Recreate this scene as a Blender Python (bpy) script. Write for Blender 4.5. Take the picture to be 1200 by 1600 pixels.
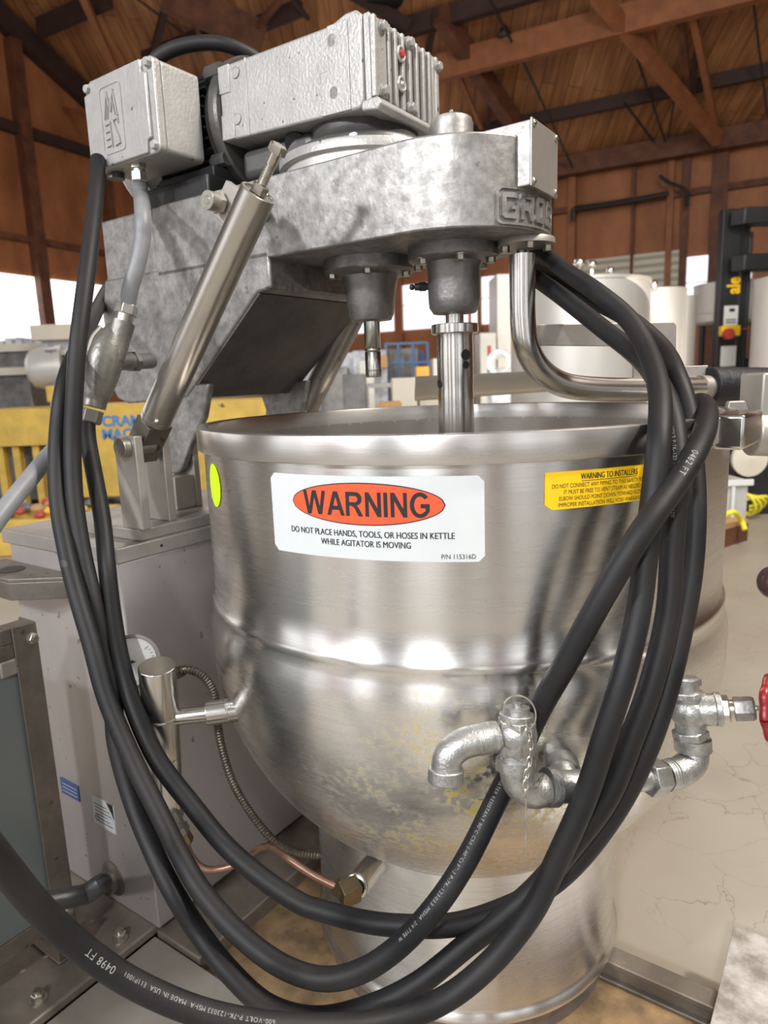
import bpy, bmesh, math, random
from mathutils import Vector, Matrix
random.seed(7)
S = bpy.context.scene
for o in list(bpy.data.objects): bpy.data.objects.remove(o)

# ------------------------------------------------------------------ camera
F_PX, PITCH, ROLL, CAMZ = 1077.29, .1887, -.0372, .95
fw = Vector((0, math.cos(PITCH), -math.sin(PITCH))); up0 = Vector((0, math.sin(PITCH), math.cos(PITCH))); rt0 = Vector((1, 0, 0))
RT = rt0*math.cos(ROLL) + up0*math.sin(ROLL); UP = up0*math.cos(ROLL) - rt0*math.sin(ROLL)
CAM = Vector((0, 0, CAMZ))
cd = bpy.data.cameras.new('camera'); cam = bpy.data.objects.new('camera', cd); S.collection.objects.link(cam)
m = Matrix((RT, UP, -fw)).transposed().to_4x4(); m.translation = CAM; cam.matrix_world = m
cd.sensor_width = 36; cd.lens = F_PX/1600*36; cd.clip_start = .02; cd.clip_end = 200
cd.dof.use_dof = True; cd.dof.focus_distance = .78; cd.dof.aperture_fstop = 7.0
S.camera = cam
# ------------------------------------------------------------------ world, lamps, exposure
w = bpy.data.worlds.new('world'); S.world = w; w.use_nodes = True
bg = w.node_tree.nodes['Background']; bg.inputs[0].default_value = (1.0, .97, .93, 1); bg.inputs[1].default_value = .36
S.view_settings.view_transform = 'Standard'; S.view_settings.look = 'None'; S.view_settings.gamma = 1
S.view_settings.use_curve_mapping = False
S.view_settings.exposure = 0.0
def area(name, loc, target, size, power, col):
    l = bpy.data.lights.new(name, 'AREA'); l.shape = 'RECTANGLE'; l.size = size[0]; l.size_y = size[1]; l.energy = power; l.color = col
    o = bpy.data.objects.new(name, l); S.collection.objects.link(o); o.location = loc
    o.rotation_euler = (Vector(target)-Vector(loc)).to_track_quat('-Z', 'Y').to_euler(); return o
area('ceiling_lamp_left', (-1.0, -2.3, 2.75), (0, 1, .9), (.20, .20), 75, (.97, .98, 1))
area('fill_far_left', (-3.4, -1.7, 3.1), (-.3, 1, .7), (.3, .3), 135, (.93, .95, 1))  # added fill without a known source, brightens the cabinet's left face
area('ceiling_lamp_right', (2.3, -.1, 3.6), (.2, 1, .8), (.25, .25), 105, (1, .93, .85))
area('ceiling_lamp_hall', (2.6, .8, 5.4), (3.2, 8, .8), (2, 2), 320, (1, .93, .84))
area('ceiling_lamp_hall_left', (-3, 9, 5.2), (-3, 9, 0), (3, 3), 140, (1, .95, .9))
area('fill_floor_bounce', (2, 6, .8), (2.5, 9, 6), (5, 3), 110, (1, .90, .78))  # added fill near the floor, aimed upward to imitate bounced light

# ------------------------------------------------------------------ frames and pixel helpers
K = Vector((.1107, 1.0153, 0))
MF = Matrix.Translation(K) @ Matrix.Rotation(math.radians(-35), 4, 'Z')      # machine frame: x = outward along the arm (b), y = across (a)
WF = Matrix.Rotation(math.radians(-28), 4, 'Z')                              # hall frame: x = along the end wall, y = towards it
ID = Matrix.Identity(4)
MI, WI = MF.inverted(), WF.inverted()
def ray(x, y): return fw + RT*((x-600)/F_PX) - UP*((y-800)/F_PX)
def PD(x, y, d): return CAM + ray(x, y)*d                                    # world point at depth d
def plane(x, y, p, n):
    d = ray(x, y); return CAM + d*((p-CAM).dot(n)/d.dot(n))
UA = (MF.to_3x3() @ Vector((0, 1, 0))); VB = (MF.to_3x3() @ Vector((1, 0, 0)))
def AM(x, y, a): return MI @ plane(x, y, K+UA*a, UA)                         # machine coords (b,a,z) on plane a
def BM(x, y, b): return MI @ plane(x, y, K+VB*b, VB)
def ZW(x, y, z): return plane(x, y, Vector((0, 0, z)), Vector((0, 0, 1)))    # world point at height z
def NW(x, y, n):                                                             # hall coords on plane y=n
    nn = WF.to_3x3() @ Vector((0, 1, 0)); return WI @ plane(x, y, nn*n, nn)
def YW(x, y, Y): return plane(x, y, Vector((0, Y, 0)), Vector((0, 1, 0)))

# ------------------------------------------------------------------ materials
def mat(name, col, rough=.5, metal=0, var=0, vscale=8, col2=None, bump=0, bscale=60, stretch=(1, 1, 1), aniso=0, spots=None, emit=0, rvar=0, detail=6, coat=0):
    M = bpy.data.materials.new(name); M.use_nodes = True; nt = M.node_tree; N = nt.nodes; L = nt.links
    p = N['Principled BSDF']; p.inputs['Roughness'].default_value = rough; p.inputs['Metallic'].default_value = metal
    p.inputs['Base Color'].default_value = (*col, 1)
    tc = N.new('ShaderNodeTexCoord'); mp = N.new('ShaderNodeMapping'); mp.inputs['Scale'].default_value = stretch
    L.new(tc.outputs['Object'], mp.inputs['Vector'])
    if col2 or var:
        if not col2: col2 = tuple(c*(1-var) for c in col)
        n = N.new('ShaderNodeTexNoise'); n.inputs['Scale'].default_value = vscale; n.inputs['Detail'].default_value = detail; n.inputs['Roughness'].default_value = .65
        L.new(mp.outputs[0], n.inputs['Vector'])
        r = N.new('ShaderNodeValToRGB'); r.color_ramp.elements[0].position = .36; r.color_ramp.elements[1].position = .64
        r.color_ramp.elements[0].color = (*col2, 1); r.color_ramp.elements[1].color = (*col, 1)
        L.new(n.outputs['Fac'], r.inputs[0]); last = r.outputs[0]
        if rvar:
            mr = N.new('ShaderNodeMapRange'); mr.inputs['To Min'].default_value = rough+rvar; mr.inputs['To Max'].default_value = rough-rvar*.5
            L.new(n.outputs['Fac'], mr.inputs[0]); L.new(mr.outputs[0], p.inputs['Roughness'])
        if spots:
            n2 = N.new('ShaderNodeTexNoise'); n2.inputs['Scale'].default_value = spots[1]; n2.inputs['Detail'].default_value = 3
            L.new(tc.outputs['Object'], n2.inputs['Vector'])
            r2 = N.new('ShaderNodeValToRGB'); r2.color_ramp.elements[0].position = spots[2]; r2.color_ramp.elements[1].position = spots[2]+.03
            L.new(n2.outputs['Fac'], r2.inputs[0]); mx = N.new('ShaderNodeMix'); mx.data_type = 'RGBA'
            L.new(r2.outputs[0], mx.inputs[0]); L.new(last, mx.inputs[6]); mx.inputs[7].default_value = (*spots[0], 1); last = mx.outputs[2]
        L.new(last, p.inputs['Base Color'])
    if bump:
        n3 = N.new('ShaderNodeTexNoise'); n3.inputs['Scale'].default_value = bscale; n3.inputs['Detail'].default_value = 4
        L.new(mp.outputs[0], n3.inputs['Vector']); b = N.new('ShaderNodeBump'); b.inputs['Strength'].default_value = bump; b.inputs['Distance'].default_value = .002
        L.new(n3.outputs['Fac'], b.inputs['Height']); L.new(b.outputs[0], p.inputs['Normal'])
    if aniso:
        p.inputs['Anisotropic'].default_value = aniso; p.inputs['Anisotropic Rotation'].default_value = .25; t = N.new('ShaderNodeTangent'); t.direction_type = 'RADIAL'; t.axis = 'Z'
        L.new(t.outputs[0], p.inputs['Tangent'])
    if emit:
        p.inputs['Emission Color'].default_value = (*col, 1); p.inputs['Emission Strength'].default_value = emit
    if coat: p.inputs['Coat Weight'].default_value = coat
    return M
M = {}
M['steel'] = mat('brushed_stainless_steel', (.78, .765, .74), .25, 1, var=.09, vscale=2.6, stretch=(1, 1, 45), bump=.018, bscale=9, aniso=.75, rvar=.08)
M['rimsteel'] = mat('satin_rim_steel', (.76, .74, .71), .27, 1, var=.12, vscale=5, stretch=(1, 1, 20), bump=.04, bscale=20, aniso=.5, rvar=.08)
M['steel_in'] = mat('stainless_interior', (.60, .57, .53), .33, 1, var=.15, vscale=5, rvar=.08)
M['steel_pol'] = mat('polished_stainless', (.70, .68, .64), .2, 1, var=.15, vscale=9, rvar=.08)
M['steel_dull'] = mat('dull_sheet_steel', (.42, .385, .35), .40, .85, var=.22, vscale=5, rvar=.12, spots=((.25, .2, .17), 60, .68))
M['steel_plate'] = mat('pale_steel_plate', (.46, .43, .39), .45, .7, var=.2, vscale=12, rvar=.1)
M['cab'] = mat('cabinet_sheet_steel', (.56, .52, .505), .42, .7, var=.16, vscale=3, rvar=.1, spots=((.30, .25, .22), 60, .70), stretch=(1, 1, .5))
M['cast'] = mat('cast_aluminium', (.42, .405, .385), .42, .75, col2=(.23, .222, .21), vscale=55, detail=10, bump=.25, bscale=120, rvar=.12, spots=((.22, .21, .2), 45, .67))
M['castdark'] = mat('dark_cast_metal', (.33, .32, .31), .40, .8, var=.35, vscale=30, bump=.3, bscale=150, rvar=.1)
M['undershade'] = mat('shaded_cast_plate', (.17, .16, .15), .5, .6, var=.3, vscale=18, bump=.2, bscale=120)  # cast metal with the underside's shade put into the colour
M['paint'] = mat('silver_grey_enamel', (.45, .44, .42), .38, .35, var=.14, vscale=30, bump=.35, bscale=220, spots=((.09, .085, .08), 70, .70), rvar=.06)
M['black'] = mat('black_enamel', (.022, .022, .024), .42, 0, var=.4, vscale=30, bump=.2, bscale=200)
M['dkgrey'] = mat('dark_grey_enamel', (.13, .125, .12), .38, .5, var=.3, vscale=25, bump=.2, bscale=160)
M['rubber'] = mat('black_cable_rubber', (.0075, .008, .0095), .52, 0, col2=(.018, .016, .0155), vscale=9, bump=.12, bscale=80, spots=((.045, .04, .035), 30, .72), rvar=.08)
M['rubber'].node_tree.nodes['Principled BSDF'].inputs['Specular IOR Level'].default_value = .32
M['sleeve'] = mat('black_rubber_sleeve', (.009, .009, .010), .55, 0, bump=.5, bscale=140)
M['conduit'] = mat('grey_flexible_conduit', (.21, .215, .225), .45, 0, var=.15, vscale=30, bump=.1, bscale=100)
M['galv'] = mat('galvanised_malleable_iron', (.52, .52, .50), .38, .9, var=.35, vscale=90, bump=.30, bscale=420, rvar=.12)
M['fitting'] = mat('grey_cast_fitting', (.28, .27, .245), .45, .7, var=.3, vscale=30, bump=.4, bscale=150)
M['zinc'] = mat('zinc_plated_bolts', (.56, .53, .46), .32, .95, var=.3, vscale=60)
M['copper'] = mat('weathered_copper', (.36, .21, .15), .42, .8, var=.35, vscale=30)
M['brass'] = mat('brass', (.25, .19, .11), .35, .95, var=.3, vscale=40)
M['armour'] = mat('armoured_capillary', (.20, .175, .14), .4, .8, var=.4, vscale=40)
M['white'] = mat('white_label_vinyl', (.66, .69, .69), .35, 0, var=.04, vscale=20)
M['orange'] = mat('warning_orange_ink', (.90, .105, .035), .4, 0)
M['ink'] = mat('black_ink', (.018, .017, .02), .45, 0)
M['yellowlab'] = mat('yellow_label_vinyl', (.95, .58, .012), .35, 0, var=.04, vscale=20)
M['green'] = mat('fluorescent_green_paper', (.62, .98, .0), .5, 0)
M['cableink'] = mat('pale_cable_print', (.36, .36, .35), .6, 0)
M['blue'] = mat('blue_ink', (.06, .22, .55), .5, 0)
M['bluelab'] = mat('blue_plate', (.05, .08, .25), .4, 0)
M['red'] = mat('red_handwheel_paint', (.30, .012, .016), .35, 0, var=.5, vscale=40, bump=.3, bscale=90)
M['redplug'] = mat('red_plug', (.45, .06, .05), .4, 0)
M['yellow'] = mat('worn_yellow_paint', (.74, .50, .09), .5, 0, col2=(.50, .34, .07), vscale=5, bump=.2, bscale=30, spots=((.12, .08, .04), 9, .70))
M['brightyellow'] = mat('bright_yellow_strap', (.85, .75, .05), .5, 0)
M['glass'] = mat('dial_glass_face', (.75, .74, .70), .2, 0, coat=.6)
M['skidsteel'] = mat('brown_grimed_steel_plate', (.30, .265, .22), .45, .55, col2=(.17, .145, .12), vscale=7, detail=9, rvar=.12, spots=((.45, .42, .38), 30, .70))
M['panel'] = mat('grey_panel_door', (.17, .19, .19), .28, .2, var=.08, vscale=3)
M['angle'] = mat('angle_iron', (.27, .24, .205), .42, .8, var=.35, vscale=14, rvar=.1, spots=((.14, .10, .07), 40, .66))
M['darkball'] = mat('dark_bakelite', (.05, .03, .028), .18, 0)
M['plasticbg'] = mat('pale_grey_equipment', (.55, .55, .52), .4, .2, var=.2, vscale=4)
M['beige'] = mat('beige_enamel', (.66, .62, .52), .4, 0, var=.06, vscale=4)
M['tank'] = mat('pale_tank_steel', (.66, .645, .61), .38, .5, var=.14, vscale=1.6, stretch=(1, 1, .3), rvar=.1)
M['forkblack'] = mat('black_mast_paint', (.022, .024, .027), .4, .1, var=.3, vscale=4)
M['cardboard'] = mat('cardboard', (.50, .30, .13), .7, 0, var=.15, vscale=4)
M['orangebox'] = mat('orange_plastic', (.75, .38, .05), .5, 0)
M['bluemetal'] = mat('blue_wire_mesh', (.12, .22, .42), .5, .2)
M['wrap'] = mat('clear_stretch_wrap', (.62, .66, .72), .25, .1, col2=(.30, .32, .36), vscale=6, bump=.8, bscale=12)
M['greymach'] = mat('grey_machine_paint', (.25, .25, .25), .5, .3, col2=(.12, .12, .12), vscale=5)

def boards_mat(name, c1, c2, bw, rot, rough=.6, gap=(.05, .02, .01)):
    M_ = bpy.data.materials.new(name); M_.use_nodes = True; nt = M_.node_tree; N = nt.nodes; L = nt.links; p = N['Principled BSDF']; p.inputs['Roughness'].default_value = rough
    tc = N.new('ShaderNodeTexCoord'); mp = N.new('ShaderNodeMapping'); mp.inputs['Rotation'].default_value = (0, 0, rot); L.new(tc.outputs['Object'], mp.inputs['Vector'])
    br = N.new('ShaderNodeTexBrick'); br.inputs['Scale'].default_value = 1; br.inputs['Brick Width'].default_value = 4.0; br.inputs['Row Height'].default_value = bw
    br.inputs['Mortar Size'].default_value = .006; br.inputs['Color1'].default_value = (*c1, 1); br.inputs['Color2'].default_value = (*c2, 1); br.inputs['Mortar'].default_value = (*gap, 1); br.inputs['Bias'].default_value = -.1
    L.new(mp.outputs[0], br.inputs['Vector'])
    n = N.new('ShaderNodeTexNoise'); n.inputs['Scale'].default_value = 2.2; n.inputs['Detail'].default_value = 7; mp2 = N.new('ShaderNodeMapping'); mp2.inputs['Scale'].default_value = (.4, 5, 1)
    L.new(mp.outputs[0], mp2.inputs['Vector']); L.new(mp2.outputs[0], n.inputs['Vector'])
    mx = N.new('ShaderNodeMix'); mx.data_type = 'RGBA'; mx.blend_type = 'MULTIPLY'; mx.inputs[0].default_value = .75
    r = N.new('ShaderNodeValToRGB'); r.color_ramp.elements[0].position = .3; r.color_ramp.elements[0].color = (.45, .40, .38, 1); r.color_ramp.elements[1].position = .65; r.color_ramp.elements[1].color = (1.1, 1.1, 1.1, 1)
    L.new(n.outputs['Fac'], r.inputs[0]); L.new(br.outputs['Color'], mx.inputs[6]); L.new(r.outputs[0], mx.inputs[7]); L.new(mx.outputs[2], p.inputs['Base Color'])
    return M_
M['roof'] = boards_mat('roof_sheathing_boards', (.46, .215, .085), (.33, .14, .055), .24, math.radians(64.5))
M['plywood'] = mat('wall_plywood', (.42, .165, .062), .6, 0, col2=(.25, .088, .034), vscale=1.3, stretch=(1, 1, .5), detail=8)
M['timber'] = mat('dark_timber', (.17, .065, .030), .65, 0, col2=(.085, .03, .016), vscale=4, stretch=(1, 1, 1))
M['timber_lit'] = mat('lit_red_brown_timber', (.34, .125, .05), .6, 0, var=.3, vscale=4)  # lighter copy of the timber, the light put into its colour
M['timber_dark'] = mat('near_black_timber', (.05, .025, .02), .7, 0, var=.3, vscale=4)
M['pywhite'] = mat('wood_skid', (.36, .235, .115), .6, 0, col2=(.10, .065, .035), vscale=9, stretch=(1, 1, 1), detail=10, bump=.4, bscale=40)

def concrete():
    M_ = bpy.data.materials.new('cracked_concrete'); M_.use_nodes = True; nt = M_.node_tree; N = nt.nodes; L = nt.links; p = N['Principled BSDF']; p.inputs['Roughness'].default_value = .42
    tc = N.new('ShaderNodeTexCoord')
    n = N.new('ShaderNodeTexNoise'); n.inputs['Scale'].default_value = 1.8; n.inputs['Detail'].default_value = 9; L.new(tc.outputs['Object'], n.inputs['Vector'])
    r = N.new('ShaderNodeValToRGB'); r.color_ramp.elements[0].position = .3; r.color_ramp.elements[0].color = (.29, .25, .195, 1); r.color_ramp.elements[1].position = .7; r.color_ramp.elements[1].color = (.37, .345, .29, 1); L.new(n.outputs['Fac'], r.inputs[0])
    n2 = N.new('ShaderNodeTexNoise'); n2.inputs['Scale'].default_value = 7; n2.inputs['Detail'].default_value = 6; L.new(tc.outputs['Object'], n2.inputs['Vector'])
    va = N.new('ShaderNodeVectorMath'); va.operation = 'MULTIPLY_ADD'; va.inputs[1].default_value = (.22, .22, .22); L.new(n2.outputs['Color'], va.inputs[0]); L.new(tc.outputs['Object'], va.inputs[2])
    v = N.new('ShaderNodeTexVoronoi'); v.feature = 'DISTANCE_TO_EDGE'; v.inputs['Scale'].default_value = 8.0; L.new(va.outputs[0], v.inputs['Vector'])
    r2 = N.new('ShaderNodeValToRGB'); r2.color_ramp.elements[0].position = 0; r2.color_ramp.elements[0].color = (.60, .56, .52, 1); r2.color_ramp.elements[1].position = .012; r2.color_ramp.elements[1].color = (1, 1, 1, 1); L.new(v.outputs['Distance'], r2.inputs[0])
    n4 = N.new('ShaderNodeTexNoise'); n4.inputs['Scale'].default_value = 2.5; L.new(tc.outputs['Object'], n4.inputs['Vector'])
    r4 = N.new('ShaderNodeValToRGB'); r4.color_ramp.elements[0].position = .42; r4.color_ramp.elements[1].position = .60; L.new(n4.outputs['Fac'], r4.inputs[0])
    mx = N.new('ShaderNodeMix'); mx.data_type = 'RGBA'; mx.blend_type = 'MULTIPLY'; L.new(r4.outputs[0], mx.inputs[0])
    L.new(r.outputs[0], mx.inputs[6]); L.new(r2.outputs[0], mx.inputs[7]); L.new(mx.outputs[2], p.inputs['Base Color'])
    return M_
M['concrete'] = concrete()
M['slab'] = mat('weathered_galvanised_sheet', (.62, .59, .56), .5, .25, col2=(.27, .25, .22), vscale=26, detail=12, rvar=.15, bump=.2, bscale=90)

def kettle_bowl_mat():
    M_ = M['steel'].copy(); M_.name = 'brushed_steel_with_yellow_stain'; nt = M_.node_tree; N = nt.nodes; L = nt.links; p = N['Principled BSDF']
    src = p.inputs['Base Color'].links[0].from_socket
    tc = N.new('ShaderNodeTexCoord')
    # stain: a patch of dried deposit on the lower bowl, noise broken
    vm = N.new('ShaderNodeVectorMath'); vm.operation = 'DISTANCE'; vm.inputs[1].default_value = (.172, -.304, .38); L.new(tc.outputs['Object'], vm.inputs[0])
    mr = N.new('ShaderNodeMapRange'); mr.inputs['From Min'].default_value = .20; mr.inputs['From Max'].default_value = .05; L.new(vm.outputs['Value'], mr.inputs[0])
    n = N.new('ShaderNodeTexNoise'); n.inputs['Scale'].default_value = 120; n.inputs['Detail'].default_value = 8; L.new(tc.outputs['Object'], n.inputs['Vector'])
    n2 = N.new('ShaderNodeTexNoise'); n2.inputs['Scale'].default_value = 16; L.new(tc.outputs['Object'], n2.inputs['Vector'])
    r = N.new('ShaderNodeValToRGB'); r.color_ramp.elements[0].position = .44; r.color_ramp.elements[1].position = .58; L.new(n.outputs['Fac'], r.inputs[0])
    r2 = N.new('ShaderNodeValToRGB'); r2.color_ramp.elements[0].position = .38; r2.color_ramp.elements[1].position = .6; L.new(n2.outputs['Fac'], r2.inputs[0])
    m1 = N.new('ShaderNodeMath'); m1.operation = 'MULTIPLY'; L.new(mr.outputs[0], m1.inputs[0]); L.new(r.outputs[0], m1.inputs[1])
    m2 = N.new('ShaderNodeMath'); m2.operation = 'MULTIPLY'; L.new(m1.outputs[0], m2.inputs[0]); L.new(r2.outputs[0], m2.inputs[1])
    mx = N.new('ShaderNodeMix'); mx.data_type = 'RGBA'; L.new(m2.outputs[0], mx.inputs[0]); L.new(src, mx.inputs[6]); mx.inputs[7].default_value = (.50, .38, .07, 1); L.new(mx.outputs[2], p.inputs['Base Color'])
    ms = N.new('ShaderNodeMath'); ms.operation = 'MULTIPLY_ADD'; ms.inputs[1].default_value = -.8; ms.inputs[2].default_value = 1; L.new(m2.outputs[0], ms.inputs[0]); L.new(ms.outputs[0], p.inputs['Metallic'])
    return M_
M['bowl'] = kettle_bowl_mat()

# ------------------------------------------------------------------ mesh builder
ROOTM = {}
def orth(d):
    d = Vector(d).normalized(); a = Vector((0, 0, 1)) if abs(d.z) < .9 else Vector((1, 0, 0))
    x = d.cross(a).normalized(); return x, d.cross(x).normalized(), d
def smooth_pts(pts, n=8):
    P = [Vector(p) for p in pts]; P = [P[0]*2-P[1]] + P + [P[-1]*2-P[-2]]; out = []
    for i in range(1, len(P)-2):
        for k in range(n):
            t = k/n; a, b, c, d = P[i-1], P[i], P[i+1], P[i+2]
            out.append(.5*((2*b)+(c-a)*t+(2*a-5*b+4*c-d)*t*t+(3*b-a-3*c+d)*t**3))
    out.append(P[-2]); return out
class G:
    def __init__(s, frame=ID): s.b = bmesh.new(); s.f = frame
    def quadloop(s, rings, closed=True, cap=True):
        V = [[s.b.verts.new(p) for p in r] for r in rings]; n = len(V[0])
        for i in range(len(V)-1):
            for j in range(n if closed else n-1):
                k = (j+1) % n
                try: s.b.faces.new((V[i][j], V[i][k], V[i+1][k], V[i+1][j]))
                except ValueError: pass
        if cap:
            s.b.faces.new(V[0][::-1]); s.b.faces.new(V[-1])
        return s
    def box(s, x0, x1, y0, y1, z0, z1, mtx=None):
        c = [Vector((x, y, z)) for z in (z0, z1) for x, y in ((x0, y0), (x1, y0), (x1, y1), (x0, y1))]
        if mtx is not None: c = [mtx @ v for v in c]
        v = [s.b.verts.new(p) for p in c]
        for f in ((3, 2, 1, 0), (4, 5, 6, 7), (0, 1, 5, 4), (1, 2, 6, 5), (2, 3, 7, 6), (3, 0, 4, 7)): s.b.faces.new([v[i] for i in f])
        return s
    def cyl(s, p0, p1, r0, r1=None, n=24, cap=True):
        r1 = r0 if r1 is None else r1; p0, p1 = Vector(p0), Vector(p1); x, y, d = orth(p1-p0)
        s.quadloop([[p+(x*math.cos(t)+y*math.sin(t))*r for t in [2*math.pi*i/n for i in range(n)]] for p, r in ((p0, r0), (p1, r1))], cap=cap); return s
    def tube(s, pts, r, n=14, sm=8, cap=True):
        P = smooth_pts(pts, sm) if sm else [Vector(p) for p in pts]; rings = []; x, y, d = orth(P[1]-P[0])
        for i, p in enumerate(P):
            d = (P[min(i+1, len(P)-1)]-P[max(i-1, 0)]).normalized(); x = (x-d*x.dot(d)).normalized(); y = d.cross(x)
            rr = r(i/(len(P)-1)) if callable(r) else r
            rings.append([p+(x*math.cos(t)+y*math.sin(t))*rr for t in [2*math.pi*k/n for k in range(n)]])
        s.quadloop(rings, cap=cap); return s
    def lathe(s, prof, c=(0, 0, 0), axis=(0, 0, 1), n=48, arc=None, closed=False):
        c = Vector(c); x, y, d = orth(axis)
        if tuple(axis) == (0, 0, 1): x, y, d = Vector((1, 0, 0)), Vector((0, 1, 0)), Vector((0, 0, 1))
        T = [2*math.pi*i/n for i in range(n)] if arc is None else [arc[0]+(arc[1]-arc[0])*i/n for i in range(n+1)]
        rings = [[c+(x*math.cos(t)+y*math.sin(t))*max(r, 1e-5)+d*z for t in T] for r, z in prof]
        if closed: rings.append(rings[0])
        s.quadloop(rings, closed=arc is None, cap=False); bmesh.ops.remove_doubles(s.b, verts=s.b.verts, dist=2e-5); return s
    def prism(s, poly, d0, d1, ax='y', mtx=None):                            # polygon (u,v) extruded; ax y: (x,z) plane; z: (x,y); x: (y,z)
        def P(u, v, d): return Vector({'y': (u, d, v), 'z': (u, v, d), 'x': (d, u, v)}[ax])
        A = [P(u, v, d0) for u, v in poly]; B = [P(u, v, d1) for u, v in poly]
        if mtx is not None: A = [mtx @ p for p in A]; B = [mtx @ p for p in B]
        s.quadloop([A, B]); return s
    def hexb(s, p, d, r, h, washer=0):
        p = Vector(p); x, y, d = orth(d)
        if washer: s.cyl(p, p+d*h*.22, r*washer, n=16); p = p+d*h*.22
        s.quadloop([[q+(x*math.cos(t)+y*math.sin(t))*rr for t in [math.pi/3*i for i in range(6)]] for q, rr in ((p, r), (p+d*h*.85, r), (p+d*h, r*.86))]); return s
    def ball(s, c, r, n=16, sc=(1, 1, 1)):
        m_ = Matrix.Translation(c) @ Matrix.Diagonal((*sc, 1)); bmesh.ops.create_uvsphere(s.b, u_segments=n, v_segments=max(6, n//2), radius=r, matrix=m_); return s
    def torus(s, c, ax, R, r, n=24, k=8, sc=1, arc=1):
        x, y, d = orth(ax); c = Vector(c); pts = [c+(x*math.cos(t)+y*math.sin(t)*sc)*R for t in [2*math.pi*arc*i/n for i in range(n+(0 if arc == 1 else 1))]]
        rings = []
        for i, p in enumerate(pts):
            t = (pts[(i+1) % len(pts)]-pts[i-1]).normalized() if arc == 1 else (pts[min(i+1, n)]-pts[max(i-1, 0)]).normalized()
            o = t.cross(d).normalized(); rings.append([p+(o*math.cos(q)+d*math.sin(q))*r for q in [2*math.pi*j/k for j in range(k)]])
        if arc == 1: rings.append(rings[0]); s.quadloop(rings, cap=False); bmesh.ops.remove_doubles(s.b, verts=s.b.verts, dist=1e-6)
        else: s.quadloop(rings)
        return s
    def text(s, txt, size, mapf, bold=0, extrude=0, sub=0, align='CENTER', spacing=1, shear=0):
        cu = bpy.data.curves.new('t', 'FONT'); cu.body = txt; cu.size = size; cu.align_x = align; cu.align_y = 'CENTER'; cu.offset = bold; cu.extrude = extrude; cu.resolution_u = 4; cu.space_character = spacing; cu.space_line = .95; cu.shear = shear
        o = bpy.data.objects.new('t', cu); S.collection.objects.link(o); dg = bpy.context.evaluated_depsgraph_get(); me = o.evaluated_get(dg).to_mesh()
        bb = bmesh.new(); bb.from_mesh(me)
        if sub:
            for q in range(sub):
                E_ = [e for e in bb.edges if abs(e.verts[0].co.x-e.verts[1].co.x) > size*.25]
                if E_: bmesh.ops.subdivide_edges(bb, edges=E_, cuts=1); bmesh.ops.triangulate(bb, faces=bb.faces)
        vm = {}
        for v in bb.verts: vm[v] = s.b.verts.new(mapf(v.co.x, v.co.y, v.co.z))
        for f in bb.faces:
            try: s.b.faces.new([vm[v] for v in f.verts])
            except ValueError: pass
        bb.free(); o.evaluated_get(dg).to_mesh_clear(); bpy.data.objects.remove(o); bpy.data.curves.remove(cu); return s
    def build(s, name, m_, parent=None, bevel=0, smooth=35, tri=False, **kw):
        bmesh.ops.recalc_face_normals(s.b, faces=s.b.faces)
        if parent is not None:
            PM = ROOTM[parent.name]; T = PM.inverted() @ s.f
        else:
            W_ = [s.f @ v.co for v in s.b.verts]; c = Vector(((min(p.x for p in W_)+max(p.x for p in W_))/2, (min(p.y for p in W_)+max(p.y for p in W_))/2, min(p.z for p in W_)))
            PM = Matrix.Translation(c) @ s.f.to_3x3().to_4x4(); T = PM.inverted() @ s.f
        s.b.transform(T); me = bpy.data.meshes.new(name); s.b.to_mesh(me); s.b.free()
        if smooth:
            for p in me.polygons: p.use_smooth = True
            me.set_sharp_from_angle(angle=math.radians(smooth))
        me.materials.append(m_ if not isinstance(m_, str) else M[m_])
        o = bpy.data.objects.new(name, me); S.collection.objects.link(o)
        if parent is not None: o.parent = parent; ROOTM[o.name] = PM
        else: o.matrix_world = PM; ROOTM[o.name] = PM
        if bevel:
            b = o.modifiers.new('b', 'BEVEL'); b.width = bevel; b.segments = 3; b.limit_method = 'ANGLE'; b.angle_limit = math.radians(40)
        for k, v in kw.items(): o[k] = v
        return o
def thing(name, label, cat, frame=MF, at=(0, 0, 0), group=None):
    o = bpy.data.objects.new(name, None); o.empty_display_size = .05; S.collection.objects.link(o)
    o.matrix_world = frame @ Matrix.Translation(at); ROOTM[o.name] = frame @ Matrix.Translation(at)
    o['label'] = label; o['category'] = cat
    if group: o['group'] = group
    return o
def tag(o, label, cat, group=None):
    o['label'] = label; o['category'] = cat
    if group: o['group'] = group
    return o
def rrect(w_, h_, r, n=6):
    P = []
    for cx, cy, a0 in ((w_/2-r, h_/2-r, 0), (-w_/2+r, h_/2-r, 90), (-w_/2+r, -h_/2+r, 180), (w_/2-r, -h_/2+r, 270)):
        for i in range(n+1): t = math.radians(a0+90*i/n); P.append((cx+r*math.cos(t), cy+r*math.sin(t)))
    return P
exec_parts = []

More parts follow.
